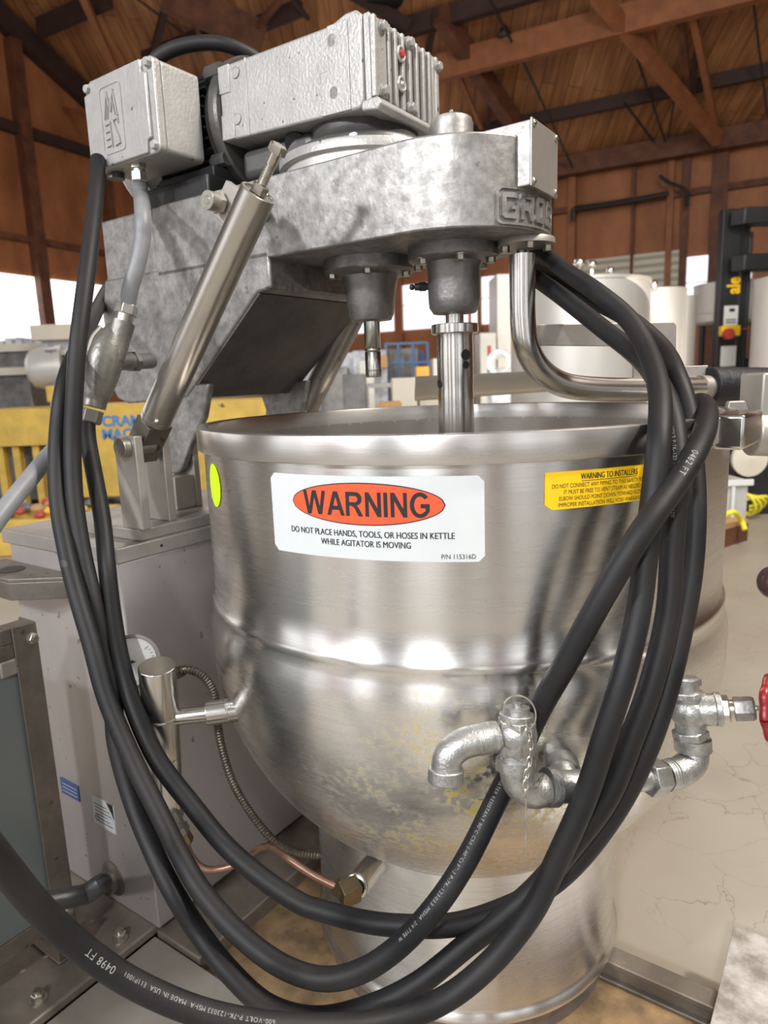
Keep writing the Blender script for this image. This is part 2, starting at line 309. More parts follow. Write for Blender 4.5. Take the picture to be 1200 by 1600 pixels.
# ================================================================== THE HALL
def struct(o): o['kind'] = 'structure'; return o
RM = .45
def roofz(y): return 5.3+RM*(16-y)
def RP(x, y, dz=0):                                                          # hall coords of the roof plane (lowered by dz) behind a pixel
    n = WF.to_3x3() @ Vector((0, -RM, -1)); n = -n; return WI @ plane(x, y, WF @ Vector((0, 16, 5.3-dz)), n)
g = G(WF); g.box(-14, 30, -8, 17, -.2, 0); struct(g.build('floor', 'concrete', smooth=0))
g = G(WF); g.box(-13.2, 30, 16, 16.2, 0, 5.3); struct(g.build('wall_back', 'plywood', smooth=0))
g = G(WF); g.prism([(-3, 0), (16.2, 0), (16.2, 5.3), (-3, roofz(-3))], -13.17, -12.97, ax='x'); struct(g.build('wall_left', 'plywood', smooth=0))
g = G(WF); g.prism([(16.3, 5.25), (16.3, 5.4), (1, roofz(1)+.15), (1, roofz(1))], -13.3, 30, ax='x')
roof = struct(g.build('ceiling', 'roof', smooth=0))

def beam(g, p, q, w_, h_):
    p, q = Vector(p), Vector(q); d = (q-p).normalized(); s_ = d.cross(Vector((0, 0, 1)))
    s_ = (s_.normalized() if s_.length > .05 else Vector((1, 0, 0))); u_ = s_.cross(d).normalized()
    g.quadloop([[e+s_*a*w_/2+u_*b*h_/2 for a, b in ((-1, -1), (1, -1), (1, 1), (-1, 1))] for e in (p, q)]); return g
g = G(WF); g.box(-13, 14, -3.7, -3.5, 0, 4.6); struct(g.build('wall_reflector', 'greymach', smooth=0))  # unseen wall behind the camera, added for reflections in the kettle
tn = 0
def roofbeam(m_, pts, w_, h_, dz, ext=None):
    global tn; tn += 1
    g = G(WF); p, q = RP(*pts[0], dz), RP(*pts[1], dz)
    if ext: yy = (p.y+q.y)/2; zz = roofz(yy)-dz; p = Vector((ext[0], yy, zz)); q = Vector((ext[1], yy, zz))
    beam(g, p, q, w_, h_); struct(g.build('trim_%d' % tn, m_, smooth=0))
EX = (-12.96, 29)
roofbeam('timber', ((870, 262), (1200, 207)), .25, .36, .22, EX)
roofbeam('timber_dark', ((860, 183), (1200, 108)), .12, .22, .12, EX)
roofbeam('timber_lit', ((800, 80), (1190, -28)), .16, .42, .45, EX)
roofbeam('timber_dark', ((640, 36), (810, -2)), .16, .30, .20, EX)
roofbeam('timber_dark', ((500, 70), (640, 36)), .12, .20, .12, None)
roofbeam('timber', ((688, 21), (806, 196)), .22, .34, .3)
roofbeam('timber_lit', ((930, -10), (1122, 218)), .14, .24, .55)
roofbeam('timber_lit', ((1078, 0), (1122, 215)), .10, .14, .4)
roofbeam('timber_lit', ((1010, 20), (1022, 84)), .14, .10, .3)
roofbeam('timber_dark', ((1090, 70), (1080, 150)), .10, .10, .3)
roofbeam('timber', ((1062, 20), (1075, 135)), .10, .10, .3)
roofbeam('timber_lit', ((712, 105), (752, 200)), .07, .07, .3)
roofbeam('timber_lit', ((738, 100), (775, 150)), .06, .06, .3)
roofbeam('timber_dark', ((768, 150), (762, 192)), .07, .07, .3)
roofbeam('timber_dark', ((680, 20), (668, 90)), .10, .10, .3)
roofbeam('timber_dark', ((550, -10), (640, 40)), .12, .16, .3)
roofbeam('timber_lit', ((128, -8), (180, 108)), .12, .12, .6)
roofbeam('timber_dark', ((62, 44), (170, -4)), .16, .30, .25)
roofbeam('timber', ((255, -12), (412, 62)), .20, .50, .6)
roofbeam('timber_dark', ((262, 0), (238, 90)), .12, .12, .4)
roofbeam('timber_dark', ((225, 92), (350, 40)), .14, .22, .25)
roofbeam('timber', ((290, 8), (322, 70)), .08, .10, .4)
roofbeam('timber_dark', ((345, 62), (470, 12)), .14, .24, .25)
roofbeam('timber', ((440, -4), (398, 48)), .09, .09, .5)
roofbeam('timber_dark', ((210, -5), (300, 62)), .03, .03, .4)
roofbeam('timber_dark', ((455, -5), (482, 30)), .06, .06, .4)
for a_, b_ in (((765, 0), (800, 66)), ((812, 84), (895, 262)), ((988, 68), (1040, 222)), ((1177, 0), (1199, 180)), ((975, 160), (1022, 222)), ((1055, 150), (1043, 218))):
    roofbeam('black', (a_, b_), .03, .03, .5)
# gable line timber on the left wall, posts and rails of both walls
def wallpost(xpx, z0, z1, w_, m_, d_=.14, side=None):
    global tn; tn += 1
    g = G(WF); x_ = NW(xpx, 350, 16).x; g.box(x_-w_/2, x_+w_/2, 16-d_, 16.0, z0, z1); struct(g.build('trim_%d' % tn, m_, smooth=0))
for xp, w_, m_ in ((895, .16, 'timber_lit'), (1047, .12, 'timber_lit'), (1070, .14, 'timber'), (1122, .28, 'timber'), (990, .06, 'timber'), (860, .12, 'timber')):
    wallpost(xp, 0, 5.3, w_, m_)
g = G(WF); tn += 1; g.box(-13, 29, 15.88, 16, 4.35, 4.47); struct(g.build('trim_%d' % tn, 'timber', smooth=0))
def leftpost(y0, y1, z0, z1, m_, d_=.2):
    global tn; tn += 1
    g = G(WF); g.box(-12.97, -12.97+d_, y0, y1, z0, z1); struct(g.build('trim_%d' % tn, m_, smooth=0))
leftpost(9.66, 9.90, 0, 7.6, 'timber', .22); leftpost(11.6, 11.8, 0, 7, 'timber'); leftpost(7.7, 7.9, 0, 8.6, 'timber_dark')
leftpost(4, 16, 3.9, 4.02, 'timber', .1); leftpost(4, 16, 5.9, 6.1, 'timber_dark', .14)
tn += 1; g = G(WF); beam(g, NW(-10, 135, 12.0), NW(150, 186, 10.5), .09, .09); struct(g.build('trim_%d' % tn, 'timber_lit', smooth=0))
tn += 1; g = G(WF); beam(g, NW(72, 252, 12), NW(150, 238, 12), .12, .12); struct(g.build('trim_%d' % tn, 'timber_lit', smooth=0))
tn += 1; g = G(WF); beam(g, (-12.85, 4, roofz(4)-.3), (-12.85, 16, roofz(16)-.25), .2, .4); struct(g.build('trim_%d' % tn, 'timber_dark', smooth=0))

M['pane'] = mat('daylit_fibreglass', (1.0, .99, .98), .5, 0, emit=1.9)
M['pane2'] = mat('daylit_corrugated_panel', (.93, .93, 1.0), .5, 0, emit=1.05)
wn = 0
M['glow_panel'] = mat('added_glow_panel', (.93, .96, 1.0), .5, 0, emit=1.5)  # glow for the added panels behind the camera
def window(axis, a0, a1, z0, z1, pm_, rail=.5, inset=.04):
    global wn; wn += 1
    g = G(WF)
    if axis == 'L': g.box(-12.97, -12.97+inset, a0, a1, z0, z1)
    else: g.box(a0, a1, 16-inset, 16, z0, z1)
    p = struct(g.build('window_%d' % wn, pm_, smooth=0))
    g = G(WF); zm = z0+(z1-z0)*rail
    for q in (zm,):
        if axis == 'L': g.box(-12.97+inset, -12.97+inset+.02, a0, a1, q-.008, q+.008)
        else: g.box(a0, a1, 16-inset-.02, 16-inset, q-.010, q+.010)
    g.build('glazing_bar', 'beige', p, smooth=0)
for y0_ in (-2.8, -.6, 1.6, 3.8, 5.8): window('L', y0_, y0_+1.8, 1.0, 3.25, 'pane')  # unseen panes added to brighten the cabinet's left face
window('L', 7.9, 9.66, 1.95, 3.25, 'pane'); window('L', 9.9, 11.6, 1.95, 3.25, 'pane'); window('L', 11.8, 13.6, 1.95, 3.25, 'pane')
for a0, a1 in ((-12.2, -10.3), (-10.15, -8.02), (-7.82, -6.05), (-5.95, -4.3)): window('B', a0, a1, 2.16, 3.22, 'pane2', .55)
for xa, xb in ((1073, 1107), (1124, 1175)):
    a0, a1 = NW(xa, 420, 15.95).x, NW(xb, 420, 15.95).x; window('B', a0, a1, 2.4, NW(xa, 402, 15.95).z, 'pane2', .35)
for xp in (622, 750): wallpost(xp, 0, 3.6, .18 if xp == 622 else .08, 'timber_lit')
wn += 1
for k_, (a0, a1) in enumerate(((-6.5, -4.6), (-4.2, -3.0), (-1.9, -1.2), (-.2, .9), (1.9, 2.4), (3.4, 5.2), (6.0, 8.0))):
    g = G(WF); g.box(a0, a1, -3.5, -3.46, .35, 3.6); wn += 1; struct(g.build('window_%d' % wn, 'glow_panel', smooth=0))  # unseen glowing panels added to put bright bands on the kettle
for a0, a1 in ((2.45, 3.35), (-3.0, -1.95), (.95, 1.2)):
    tn += 1; g = G(WF); g.box(a0, a1, -3.5, -3.42, 0, 4.2); struct(g.build('trim_%d' % tn, 'plywood', smooth=0))  # unseen panels added to give the kettle an orange reflection
# ribbed beige roll-up door high on the end wall
a0, a1 = NW(905, 420, 15.9).x, NW(1066, 420, 15.9).x; zt = NW(1000, 397, 15.9).z
g = G(WF); g.box(a0, a1, 15.9, 16, .0, zt)
dr = struct(g.build('door_1', M['beige'], smooth=0)); dr['label'] = 'beige ribbed roll-up door'
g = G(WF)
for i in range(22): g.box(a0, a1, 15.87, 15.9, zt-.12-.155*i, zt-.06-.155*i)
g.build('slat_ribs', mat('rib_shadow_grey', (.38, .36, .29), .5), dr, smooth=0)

# ================================================================== KETTLE
kt = thing('steam_kettle', 'large round stainless steam kettle with white warning sticker on its front', 'kettle', MF, (0, 0, .099))
g = G(MF)
prof = [(.3605, .872), (.3605, .700), (.3605, .668), (.3640, .664), (.3655, .659), (.3645, .654), (.3640, .650), (.3655, .640), (.3690, .628), (.3707, .612)]
for i in range(0, 19):
    z = .598-(.598-.318)*i/18; prof.append((.3707*math.sqrt(max(0, 1-((.598-z)/.3607)**2)), z))
inner = [(.352, .872), (.352, .64)] + [(.352*math.cos(math.radians(a_)), .63-.30*math.sin(math.radians(a_))) for a_ in range(10, 91, 8)]
g.lathe(prof[::1], n=160); g.build('bowl', 'bowl', kt, smooth=60)
g = G(MF); g.lathe(inner, n=96); g.build('inner_bowl', 'steel_in', kt, smooth=60)
g = G(MF); g.lathe([(.352, .8685), (.3675, .8685), (.3683, .8690), (.3686, .8700), (.3686, .8962), (.3682, .8975), (.3674, .898), (.354, .898), (.3525, .8974), (.352, .896)], n=160, closed=True); g.build('rim', 'rimsteel', kt, smooth=24)
g = G(MF); g.lathe([(.232, .40), (.2355, .325), (.2355, .118), (.238, .112), (.2425, .106), (.2425, .1005), (.235, .0995)], n=128); g.build('pedestal', 'steel', kt, smooth=50)
g = G(MF); g.torus((0, 0, .3225), (0, 0, 1), .2365, .0022, n=128, k=8); g.build('weld_seam', 'steel_pol', kt)
def onk(phi0, z0, R=.3608):
    def f(x, y, z=0):
        ph = math.radians(phi0)+x/R; r_ = R+z; return Vector((K.x+r_*math.cos(ph), K.y+r_*math.sin(ph), z0+y))
    return f
def patch(g, f, poly, zoff=0, nx=24):
    # polygon given in label coordinates, filled in vertical strips so that it follows the curve
    xs = sorted(set([min(p[0] for p in poly)+(max(p[0] for p in poly)-min(p[0] for p in poly))*i/nx for i in range(nx+1)]))
    def span(x):
        Y = []
        for i in range(len(poly)):
            (xa, ya), (xb, yb) = poly[i], poly[(i+1) % len(poly)]
            if (xa-x)*(xb-x) <= 0 and abs(xa-xb) > 1e-9: Y.append(ya+(yb-ya)*(x-xa)/(xb-xa))
        return (min(Y), max(Y)) if Y else (0, 0)
    pv = None
    for x in xs:
        xx = min(max(x, xs[0]+1e-6), xs[-1]-1e-6); lo, hi = span(xx); v = (g.b.verts.new(f(x, lo, zoff)), g.b.verts.new(f(x, hi, zoff)))
        if pv: g.b.faces.new((pv[0], v[0], v[1], pv[1]))
        pv = v
    return g
def dense(P, st=.004):
    o_ = []
    for k in range(len(P)):
        a_, b_ = P[k], P[(k+1) % len(P)]; n = max(1, int(math.hypot(b_[0]-a_[0], b_[1]-a_[1])/st))
        for q in range(n): o_.append((a_[0]+(b_[0]-a_[0])*q/n, a_[1]+(b_[1]-a_[1])*q/n))
    return o_
# white warning sticker
wf = onk(-111.0, .8145); lw, lh = .2375, .0855
g = G(); patch(g, wf, rrect(lw, lh, .006), .0004, 40); lab = g.build('warning_label', 'white', kt, label='white warning sticker with orange oval')
ov = lambda a_, b_, cx=-.003, cy=.0145: [(cx+a_*math.cos(t), cy+b_*math.sin(t)) for t in [2*math.pi*i/72 for i in range(72)]]
g = G(); patch(g, wf, ov(.0845, .0218), .0006, 60); g.build('oval_outline', 'ink', lab)
g = G(); patch(g, wf, ov(.0832, .0206), .0008, 60); g.build('orange_oval', 'orange', lab)
def fillpoly(g, f, outer, holes=(), zo=.0011, st=.0025):
    sub = bmesh.new(); oe = []
    for lp in (outer, *holes):
        P_ = dense(lp, st); vs = [sub.verts.new((x, y, 0)) for x, y in P_]; oe += [sub.edges.new((vs[q], vs[(q+1) % len(vs)])) for q in range(len(vs))]
    bmesh.ops.triangle_fill(sub, use_beauty=True, edges=oe); mp_ = {v: g.b.verts.new(f(v.co.x, v.co.y, zo)) for v in sub.verts}
    for f_ in sub.faces:
        try: g.b.faces.new([mp_[v] for v in f_.verts])
        except ValueError: pass
    sub.free()
def arc(cx, cy, rx, ry, a0, a1, n=14): return [(cx+rx*math.cos(math.radians(a0+(a1-a0)*i/n)), cy+ry*math.sin(math.radians(a0+(a1-a0)*i/n))) for i in range(n+1)]
BL = {'W': (1.36, [[(0, 1), (.21, 1), (.36, .33), (.56, 1), (.80, 1), (1.0, .33), (1.15, 1), (1.36, 1), (1.12, 0), (.89, 0), (.68, .72), (.47, 0), (.24, 0)]]),
      'A': (1.0, [[(0, 0), (.38, 1), (.62, 1), (1.0, 0), (.78, 0), (.70, .23), (.30, .23), (.22, 0)], [(.365, .40), (.635, .40), (.50, .78)]]),
      'R': (.98, [[(0, 0), (.20, 0), (.20, .42), (.34, .42), (.47, .34), (.68, 0), (.93, 0), (.70, .36), (.60, .45)]+arc(.56, .72, .32, .28, -60, 90, 10)+[(0, 1)], [(.20, .58), (.52, .58)]+arc(.52, .705, .13, .125, -90, 90, 6)+[(.20, .83)]]),
      'N': (.88, [[(0, 0), (.19, 0), (.19, .66), (.62, 0), (.82, 0), (.82, 1), (.63, 1), (.63, .35), (.20, 1), (0, 1)]]),
      'I': (.28, [[(0, 0), (.20, 0), (.20, 1), (0, 1)]]),
      'G': (1.0, [arc(.50, .5, .50, .515, 38, 325, 26)+[(.96, .24), (.96, .55), (.52, .55), (.52, .38), (.76, .38), (.76, .26)]+arc(.50, .5, .29, .35, 312, 42, 18)])}
g = G(); lh_ = .0248; xw = 0; tot = sum(BL[c_][0] for c_ in 'WARNING')+.07*6; kx = .139/tot
for c_ in 'WARNING':
    wd_, lp_ = BL[c_]; pl2 = [[(-.0722+(xw+x)*kx, .0145+(y-.5)*lh_) for x, y in q_] for q_ in lp_]; fillpoly(g, wf, pl2[0], pl2[1:]); xw += wd_+.07
for o_ in (-.00014, 0, .00014):
    g.text('DO NOT PLACE HANDS, TOOLS, OR HOSES IN KETTLE', .0092, lambda x, y, z: wf(x*.80-.001+o_, y-.0165, .0008))
    g.text('WHILE AGITATOR IS MOVING', .0092, lambda x, y, z: wf(x*.80-.003+o_, y-.0265, .0008))
g.text('P/N 115316D', .0068, lambda x, y, z: wf(x*.90+.093, y-.0375, .0008))
g.build('lettering', 'ink', lab, smooth=0)
# yellow sticker
yf = onk(-71.2, .8385); 
g = G(); patch(g, yf, [(-.073, .0185), (-.055, .0187), (.040, .0190), (.055, .0178), (.073, .0175), (.073, -.0165), (-.066, -.0185), (-.073, -.013)], .0004, 40)
yl = g.build('installer_label', 'yellowlab', kt, label='yellow sticker warning installers')
g = G(); g.text('WARNING TO INSTALLERS', .0085, lambda x, y, z: yf(x*.64-.003, y+.0125, .0007))
g.text('WARNING TO INSTALLERS', .0085, lambda x, y, z: yf(x*.64-.0027, y+.0125, .0007))
patch(g, yf, [(-.035, .0082), (.029, .0082), (.029, .0087), (-.035, .0087)], .0007, 12)
for i, s_ in enumerate(('DO NOT CONNECT ANY PIPING TO THIS SAFETY RELIEF V', 'IT MUST BE FREE TO VENT STEAM AS NEEDED.', 'ELBOW SHOULD POINT DOWN TOWARD FLOOR.', 'IMPROPER INSTALLATION WILL VOID WARRANTY !')):
    g.text(s_, .0060, lambda x, y, z: yf(x*.72-.009, y+.0044-.0062*i, .0007))
g.build('lettering', 'ink', yl, smooth=0)
gf = onk(-152, .830)
g = G(); patch(g, gf, [(.0235*math.cos(t), .027*math.sin(t)) for t in [2*math.pi*i/48 for i in range(48)]], .0005, 24); g.build('round_sticker', 'green', kt, label='fluorescent green round sticker')
# bosses and nozzle stubs on the bowl and pedestal
g = G(); P0 = PD(349, 1111, .893); P1 = PD(372, 1108, .90); g.cyl(P0, P1+(P1-P0)*1.2, .0155, n=28); g.build('side_boss', 'steel_pol', kt)
g = G(); q0 = PD(556, 1385, .86); q1 = PD(585, 1352, .93); g.cyl(q0, q1, .0165, n=28); g.torus(q0, q1-q0, .0125, .003, n=24); g.build('drain_boss', 'steel_pol', kt)
# pouring lip on the right of the rim
g = G(); A0 = PD(1108, 668, .83); A1 = PD(1154, 660, .875)
LM = Matrix.Translation(K+Vector((.3686*math.cos(math.radians(-38)), .3686*math.sin(math.radians(-38)), 0))) @ Matrix.Rotation(math.radians(-38), 4, 'Z')
g.box(-.01, .022, -.05, .05, .862, .900, LM); g.build('pouring_lip', 'steel_pol', kt, bevel=.004)
g = G(); LM2 = Matrix.Translation(PD(1150, 652, .93)) @ Matrix.Rotation(math.radians(8), 4, 'Z')
g.prism([(-.028, -.030), (.022, -.030), (.024, -.012), (.010, .022), (-.014, .022), (-.018, .0)], -.004, .004, 'y', LM2); g.build('lip_bracket', 'steel_plate', kt, bevel=.002)
g = G(); g.cyl(PD(1130, 672, .95), PD(1175, 676, .95), .017); g.build('trunnion_shaft', 'steel_dull', kt)
g = G(); g.cyl(PD(1172, 678, .95), PD(1240, 680, .95), .030); g.box(-.01, .06, -.03, .03, -.02, .05, Matrix.Translation(PD(1182, 640, .96))); g.build('trunnion_housing', 'steel_plate', kt, bevel=.003)
# folded tray edge behind the kettle (cover)
cv = thing('kettle_cover', 'curved stainless cover standing folded up behind the kettle rim', 'lid', ID, tuple(YW(760, 636, 1.52)))
g = G(); pts = []
TA, TB = YW(650, 588, 1.46), YW(650, 627, 1.46); TC, TD = YW(876, 578, 1.62), YW(876, 611, 1.62)
V_ = []
for i in range(13):
    t = i/12; top = TA.lerp(TC, t); bot = TB.lerp(TD, t); u_ = Vector((0, .02, -.015*math.sin(math.pi*t)*0))
    V_.append([top+Vector((0, .03, 0)), top, bot+Vector((0, 0, .012)), bot+Vector((0, .004, .003)), bot+Vector((0, .014, 0)), bot+Vector((0, .05, 0)), bot+Vector((0, .06, .01))])
g.quadloop(V_); g.build('cover_panel', 'steel_in', cv, smooth=50)

# ================================================================== SUPPORT CABINET
cb = thing('control_cabinet', 'tall stainless support cabinet left of the kettle with bracket lug on its side', 'cabinet', MF, (-.53, 0, .099))
g = G(MF); g.box(-.68, -.376, -.327, .327, .099, .705); g.build('cabinet_body', 'cab', cb, bevel=.003)
g = G(MF); g.box(-.690, -.370, -.333, .333, .705, .728); g.build('cabinet_top', 'steel_plate', cb, bevel=.002)
g = G(MF); g.cyl((-.3705, -.255, .7165), (-.3695, -.255, .7165), .0025); g.build('rivet_hole', 'black', cb)
g = G(MF); g.prism([(-.378, -.285), (-.378, .25), (-.60, .25), (-.60, -.285)], .728, .746, 'z'); g.build('clevis_base_plate', 'steel_plate', cb, bevel=.002)
for a0, a1, b0, b1, zt in ((-.285, -.271, -.418, -.368, .884), (-.222, -.208, -.438, -.388, .884)):
    g = G(MF); g.box(b0, b1, a0, a1, .746, zt); g.build('clevis_post', 'steel_plate', cb, bevel=.0015)
for a0, a1, b0, b1, zt in ((-.153, -.110, -.50, -.455, .802), (-.112, -.100, -.51, -.452, .872), (.11, .153, -.50, -.455, .802)):
    g = G(MF); g.box(b0, b1, a0, a1, .746, zt); g.build('hinge_post', 'steel_plate', cb, bevel=.0015)
g = G(MF); g.cyl((-.388, -.290, .868), (-.388, -.240, .868), .0115, n=28); g.cyl((-.388, -.297, .868), (-.388, -.2855, .868), .0145, n=28); g.build('clevis_pin', 'zinc', cb, bevel=.001)
# lug with hole on the pale side
g = G(MF); s1 = AM(22, 883, -.40)
g.prism([(-.70, -.395), (-.70, -.327), (-.49, -.327), (-.49, -.345), (-.56, -.395)], .668, .674, 'z'); g.prism([(-.70, -.395), (-.56, -.395), (-.49, -.345), (-.49, -.341), (-.562, -.391), (-.70, -.391)], .640, .668, 'z')
lug = g.build('lifting_lug', 'angle', cb, bevel=.001)
g = G(MF); g.lathe([(.001, 0), (.021, 0), (.021, .0008), (.001, .0008)], c=(-.615, -.362, .6741), n=28); g.build('lug_hole', 'black', lug)
# plates and cable grommet low on the pale side
def sideplate(name, m_, px, w_, h_, tilt=0, par=None, **kw):
    p = AM(px[0], px[1], -.3272); g = G(MF @ Matrix.Translation(p) @ Matrix.Rotation(math.radians(90), 4, 'X') @ Matrix.Rotation(math.radians(tilt), 4, 'Z'))
    g.box(-w_/2, w_/2, -h_/2, h_/2, 0, .0012); return g.build(name, m_, par, smooth=0, **kw), p
pl, p = sideplate('blue_nameplate', 'bluelab', (110, 1233), .055, .03, 0, cb, label='blue nameplate')
g = G(MF @ Matrix.Translation(p) @ Matrix.Rotation(math.radians(90), 4, 'X'))
for i in range(3): g.box(-.022, .022, -.009+.007*i, -.007+.007*i, .0012, .0016)
g.build('printed_lines', 'cableink', pl, smooth=0)
pl, p = sideplate('paper_data_label', 'white', (163, 1272), .058, .052, -2, cb, label='torn white data label')
g = G(MF @ Matrix.Translation(p) @ Matrix.Rotation(math.radians(90), 4, 'X'))
for i in range(6): g.box(-.024, .022-.006*(i % 3), -.018+.0062*i, -.0168+.0062*i, .0012, .0015)
g.torus((-.02, -.012, .0013), (0, 0, 1), .005, .0005); g.prism([(.012, .026), (.029, .026), (.029, .0), (.024, .010)], .0012, .0018, 'z'); g.build('printed_lines', 'ink', pl, smooth=0)
gp = AM(178, 1372, -.3272)
g = G(MF); g.lathe([(.0, 0), (.030, 0), (.030, .002), (.024, .005), (.020, .006), (.020, .018), (.012, .02)], c=gp, axis=(0, -1, 0), n=32); g.build('grommet', 'angle', cb)
ac = G(); gw = MF @ gp
ac.tube([gw, MF @ (gp+Vector((0, -.03, 0))), PD(160, 1380, .86), PD(135, 1396, .84), PD(110, 1402, .82), PD(60, 1412, .80)], .012, n=14)
for i in range(9): pass
tag(ac.build('power_flex', 'black'), 'short black flexible conduit leaving the cabinet low on its pale side', 'conduit')

# separator column, sight pipe and gauge hanging between cabinet and kettle
sp = thing('steam_trap_column', 'vertical stainless capped tube joined to the kettle by a side pipe', 'pipe fitting', ID, tuple(PD(262, 1300, .93)))
ctop, cmid, cbot = PD(245, 1040, .86), PD(252, 1115, .885), PD(268, 1300, .94)
g = G(); ax_ = (cmid-ctop).normalized(); g.cyl(ctop, cmid, .0228, n=32); g.build('upper_cylinder', 'steel_pol', sp, bevel=.0015)
g = G(); g.torus(cmid, ax_, .0225, .0016, n=32); g.build('weld_seam', 'steel_pol', sp)
g = G(); g.cyl(cmid, PD(258, 1180, .90), .0222, .0200, n=32); g.cyl(PD(258, 1180, .90), PD(266, 1262, .925), .0200, .0165, n=32); g.build('lower_cylinder', 'steel_pol', sp)
g = G(); g.cyl(PD(262, 1122, .885), PD(332, 1114, .89), .0105, n=24); g.build('side_pipe', 'steel_pol', sp)
g = G(); g.cyl(PD(322, 1115, .89), PD(357, 1110, .895), .0158, n=28); g.build('pipe_collar', 'steel_pol', sp, bevel=.001)
g = G(); n0, n1 = PD(262, 1268, .915), PD(290, 1318, .925); dd = n1-n0
g.hexb(n0, dd, .0165, dd.length*.34); g.cyl(n0+dd*.34, n0+dd*.55, .012); g.hexb(n0+dd*.5, dd, .0145, dd.length*.22); g.build('compression_fitting', 'fitting', sp)
g = G(); g.hexb(n0+dd*.72, dd, .0125, dd.length*.3); g.build('brass_nut', 'brass', sp)
ga = thing('pressure_gauge', 'round white-faced steam pressure gauge behind the black cables', 'gauge', ID, tuple(PD(225, 1060, .93)))
gc = PD(207, 1034, .915); gd = (PD(207, 1034, .5)-PD(250, 1008, .62)).normalized(); gd = (CAM-gc).normalized()*.75+gd*.55; gd.normalize()
g = G(); g.lathe([(.001, -.045), (.030, -.045), (.0335, -.04), (.0335, -.001), (.036, 0), (.036, .004), (.032, .005), (.0315, .002), (.001, .002)], c=gc, axis=gd, n=40); g.build('gauge_case', 'steel_dull', ga)
g = G(); g.lathe([(.001, .003), (.031, .003)], c=gc, axis=gd, n=40); g.build('dial_face', 'glass', ga)
gx, gy, _ = orth(gd); g = G(); g.tube([gc+gd*.0045-gx*.004, gc+gd*.0045+gx*.02+gy*.005], .0009, n=6, sm=0); g.ball(gc+gd*.0045, .0022, 8)
for i in range(26):
    t = math.radians(-40+i*10.4); r_ = gx*math.cos(t)+gy*math.sin(t); g.tube([gc+gd*.0036+r_*(.025 if i % 5 else .022), gc+gd*.0036+r_*.028], .0004, n=4, sm=0)
g.build('pointer_and_marks', 'ink', ga)
# armoured capillary
def wound(name, pts, r, lab_, cat, m_='armour', pitch=.0042):
    P = smooth_pts(pts, 14); g = G(); Ls = [0]
    for i in range(1, len(P)): Ls.append(Ls[-1]+(P[i]-P[i-1]).length)
    N_ = int(Ls[-1]/pitch*4); Q = []
    j = 0
    for k in range(N_+1):
        s_ = Ls[-1]*k/N_
        while j < len(Ls)-2 and Ls[j+1] < s_: j += 1
        t = (s_-Ls[j])/max(1e-9, Ls[j+1]-Ls[j]); Q.append(P[j].lerp(P[j+1], t))
    rr = [r*(1 if k % 4 in (0, 1) else .78) for k in range(N_+1)]
    g.tube(Q, lambda t: rr[min(N_, int(round(t*N_)))], n=10, sm=0); return tag(g.build(name, m_, smooth=80), lab_, cat)
wound('armoured_hose', [PD(270, 1052, .93), PD(290, 1046, .93), PD(315, 1055, .94), PD(333, 1080, .95), PD(338, 1118, .96), PD(347, 1170, .965), PD(365, 1225, .965), PD(395, 1275, .965), PD(430, 1315, .965), PD(465, 1332, .965), PD(500, 1337, .97)], .0062, 'thin ribbed armoured hose curving from behind the gauge down under the kettle', 'hose')
g = G(); g.cyl(PD(262, 1060, .935), PD(285, 1048, .93), .0075); tag(g.build('hose_ferrule', 'armour'), 'dark ferrule where the ribbed hose leaves the gauge', 'fitting')
g = G(); g.tube([PD(289, 1316, .925), PD(300, 1340, .925), PD(318, 1357, .925), PD(345, 1358, .925), PD(375, 1348, .92), PD(405, 1326, .90), PD(424, 1325, .89), PD(450, 1342, .87), PD(490, 1368, .86), PD(530, 1388, .85)], .0048, n=12)
cp = tag(g.build('copper_tube', 'copper'), 'bent copper condensate tube running from the column to the kettle base', 'tube')
cf = thing('elbow_fitting', 'small brown square brass elbow on the pedestal boss', 'fitting', ID, tuple(PD(548, 1395, .845)))
g = G(); e0, e1 = PD(522, 1384, .85), PD(536, 1392, .85); g.hexb(e0, e1-e0, .0095, .012); g.build('tube_nut', 'brass', cf)
g = G(); g.box(-.0125, .0125, -.011, .011, -.0125, .0125, Matrix.Translation(PD(546, 1393, .85)) @ Matrix.Rotation(.5, 4, 'Z') @ Matrix.Rotation(.25, 4, 'X')); g.build('elbow_block', 'brass', cf, bevel=.0015)

# ================================================================== AGITATOR BRIDGE (arm)
br = thing('agitator_bridge', 'grey cast metal bridge arm reaching out over the kettle', 'machine arm', MF, (-.40, 0, .87))
g = G(MF); RN = .1305
out = [(-.478, -RN), (0, -RN)] + [(RN*math.sin(t), -RN*math.cos(t)) for t in [math.pi*i/32 for i in range(1, 32)]] + [(0, RN), (-.62, RN), (-.62, -RN+.004), (-.482, -RN+.004)]
g.prism(out, 1.128, 1.236, 'z'); g.build('arm_casting', 'cast', br, bevel=.005)
g = G(MF); g.prism([(-.228, 1.14), (-.228, 1.087), (-.256, 1.083), (-.432, .935), (-.47, .930), (-.595, .926), (-.622, .935), (-.634, .955), (-.640, 1.08), (-.622, 1.14)], -RN, RN, 'y')
g.build('lower_casting', 'cast', br, bevel=.004)
g = G(MF); g.prism([(-.2560, 1.0835), (-.2535, 1.0815), (-.4300, .9325), (-.4325, .9345)], -RN+.003, RN-.003, 'y'); g.build('underside_shade', 'undershade', br)  # thin dark sheet added over the slope, standing in for its shade
g = G(MF); g.prism([(-.478, 1.232), (-.40, .97), (-.408, .968), (-.482, 1.232)], -RN-.0015, -RN+.002, 'y') if 0 else None
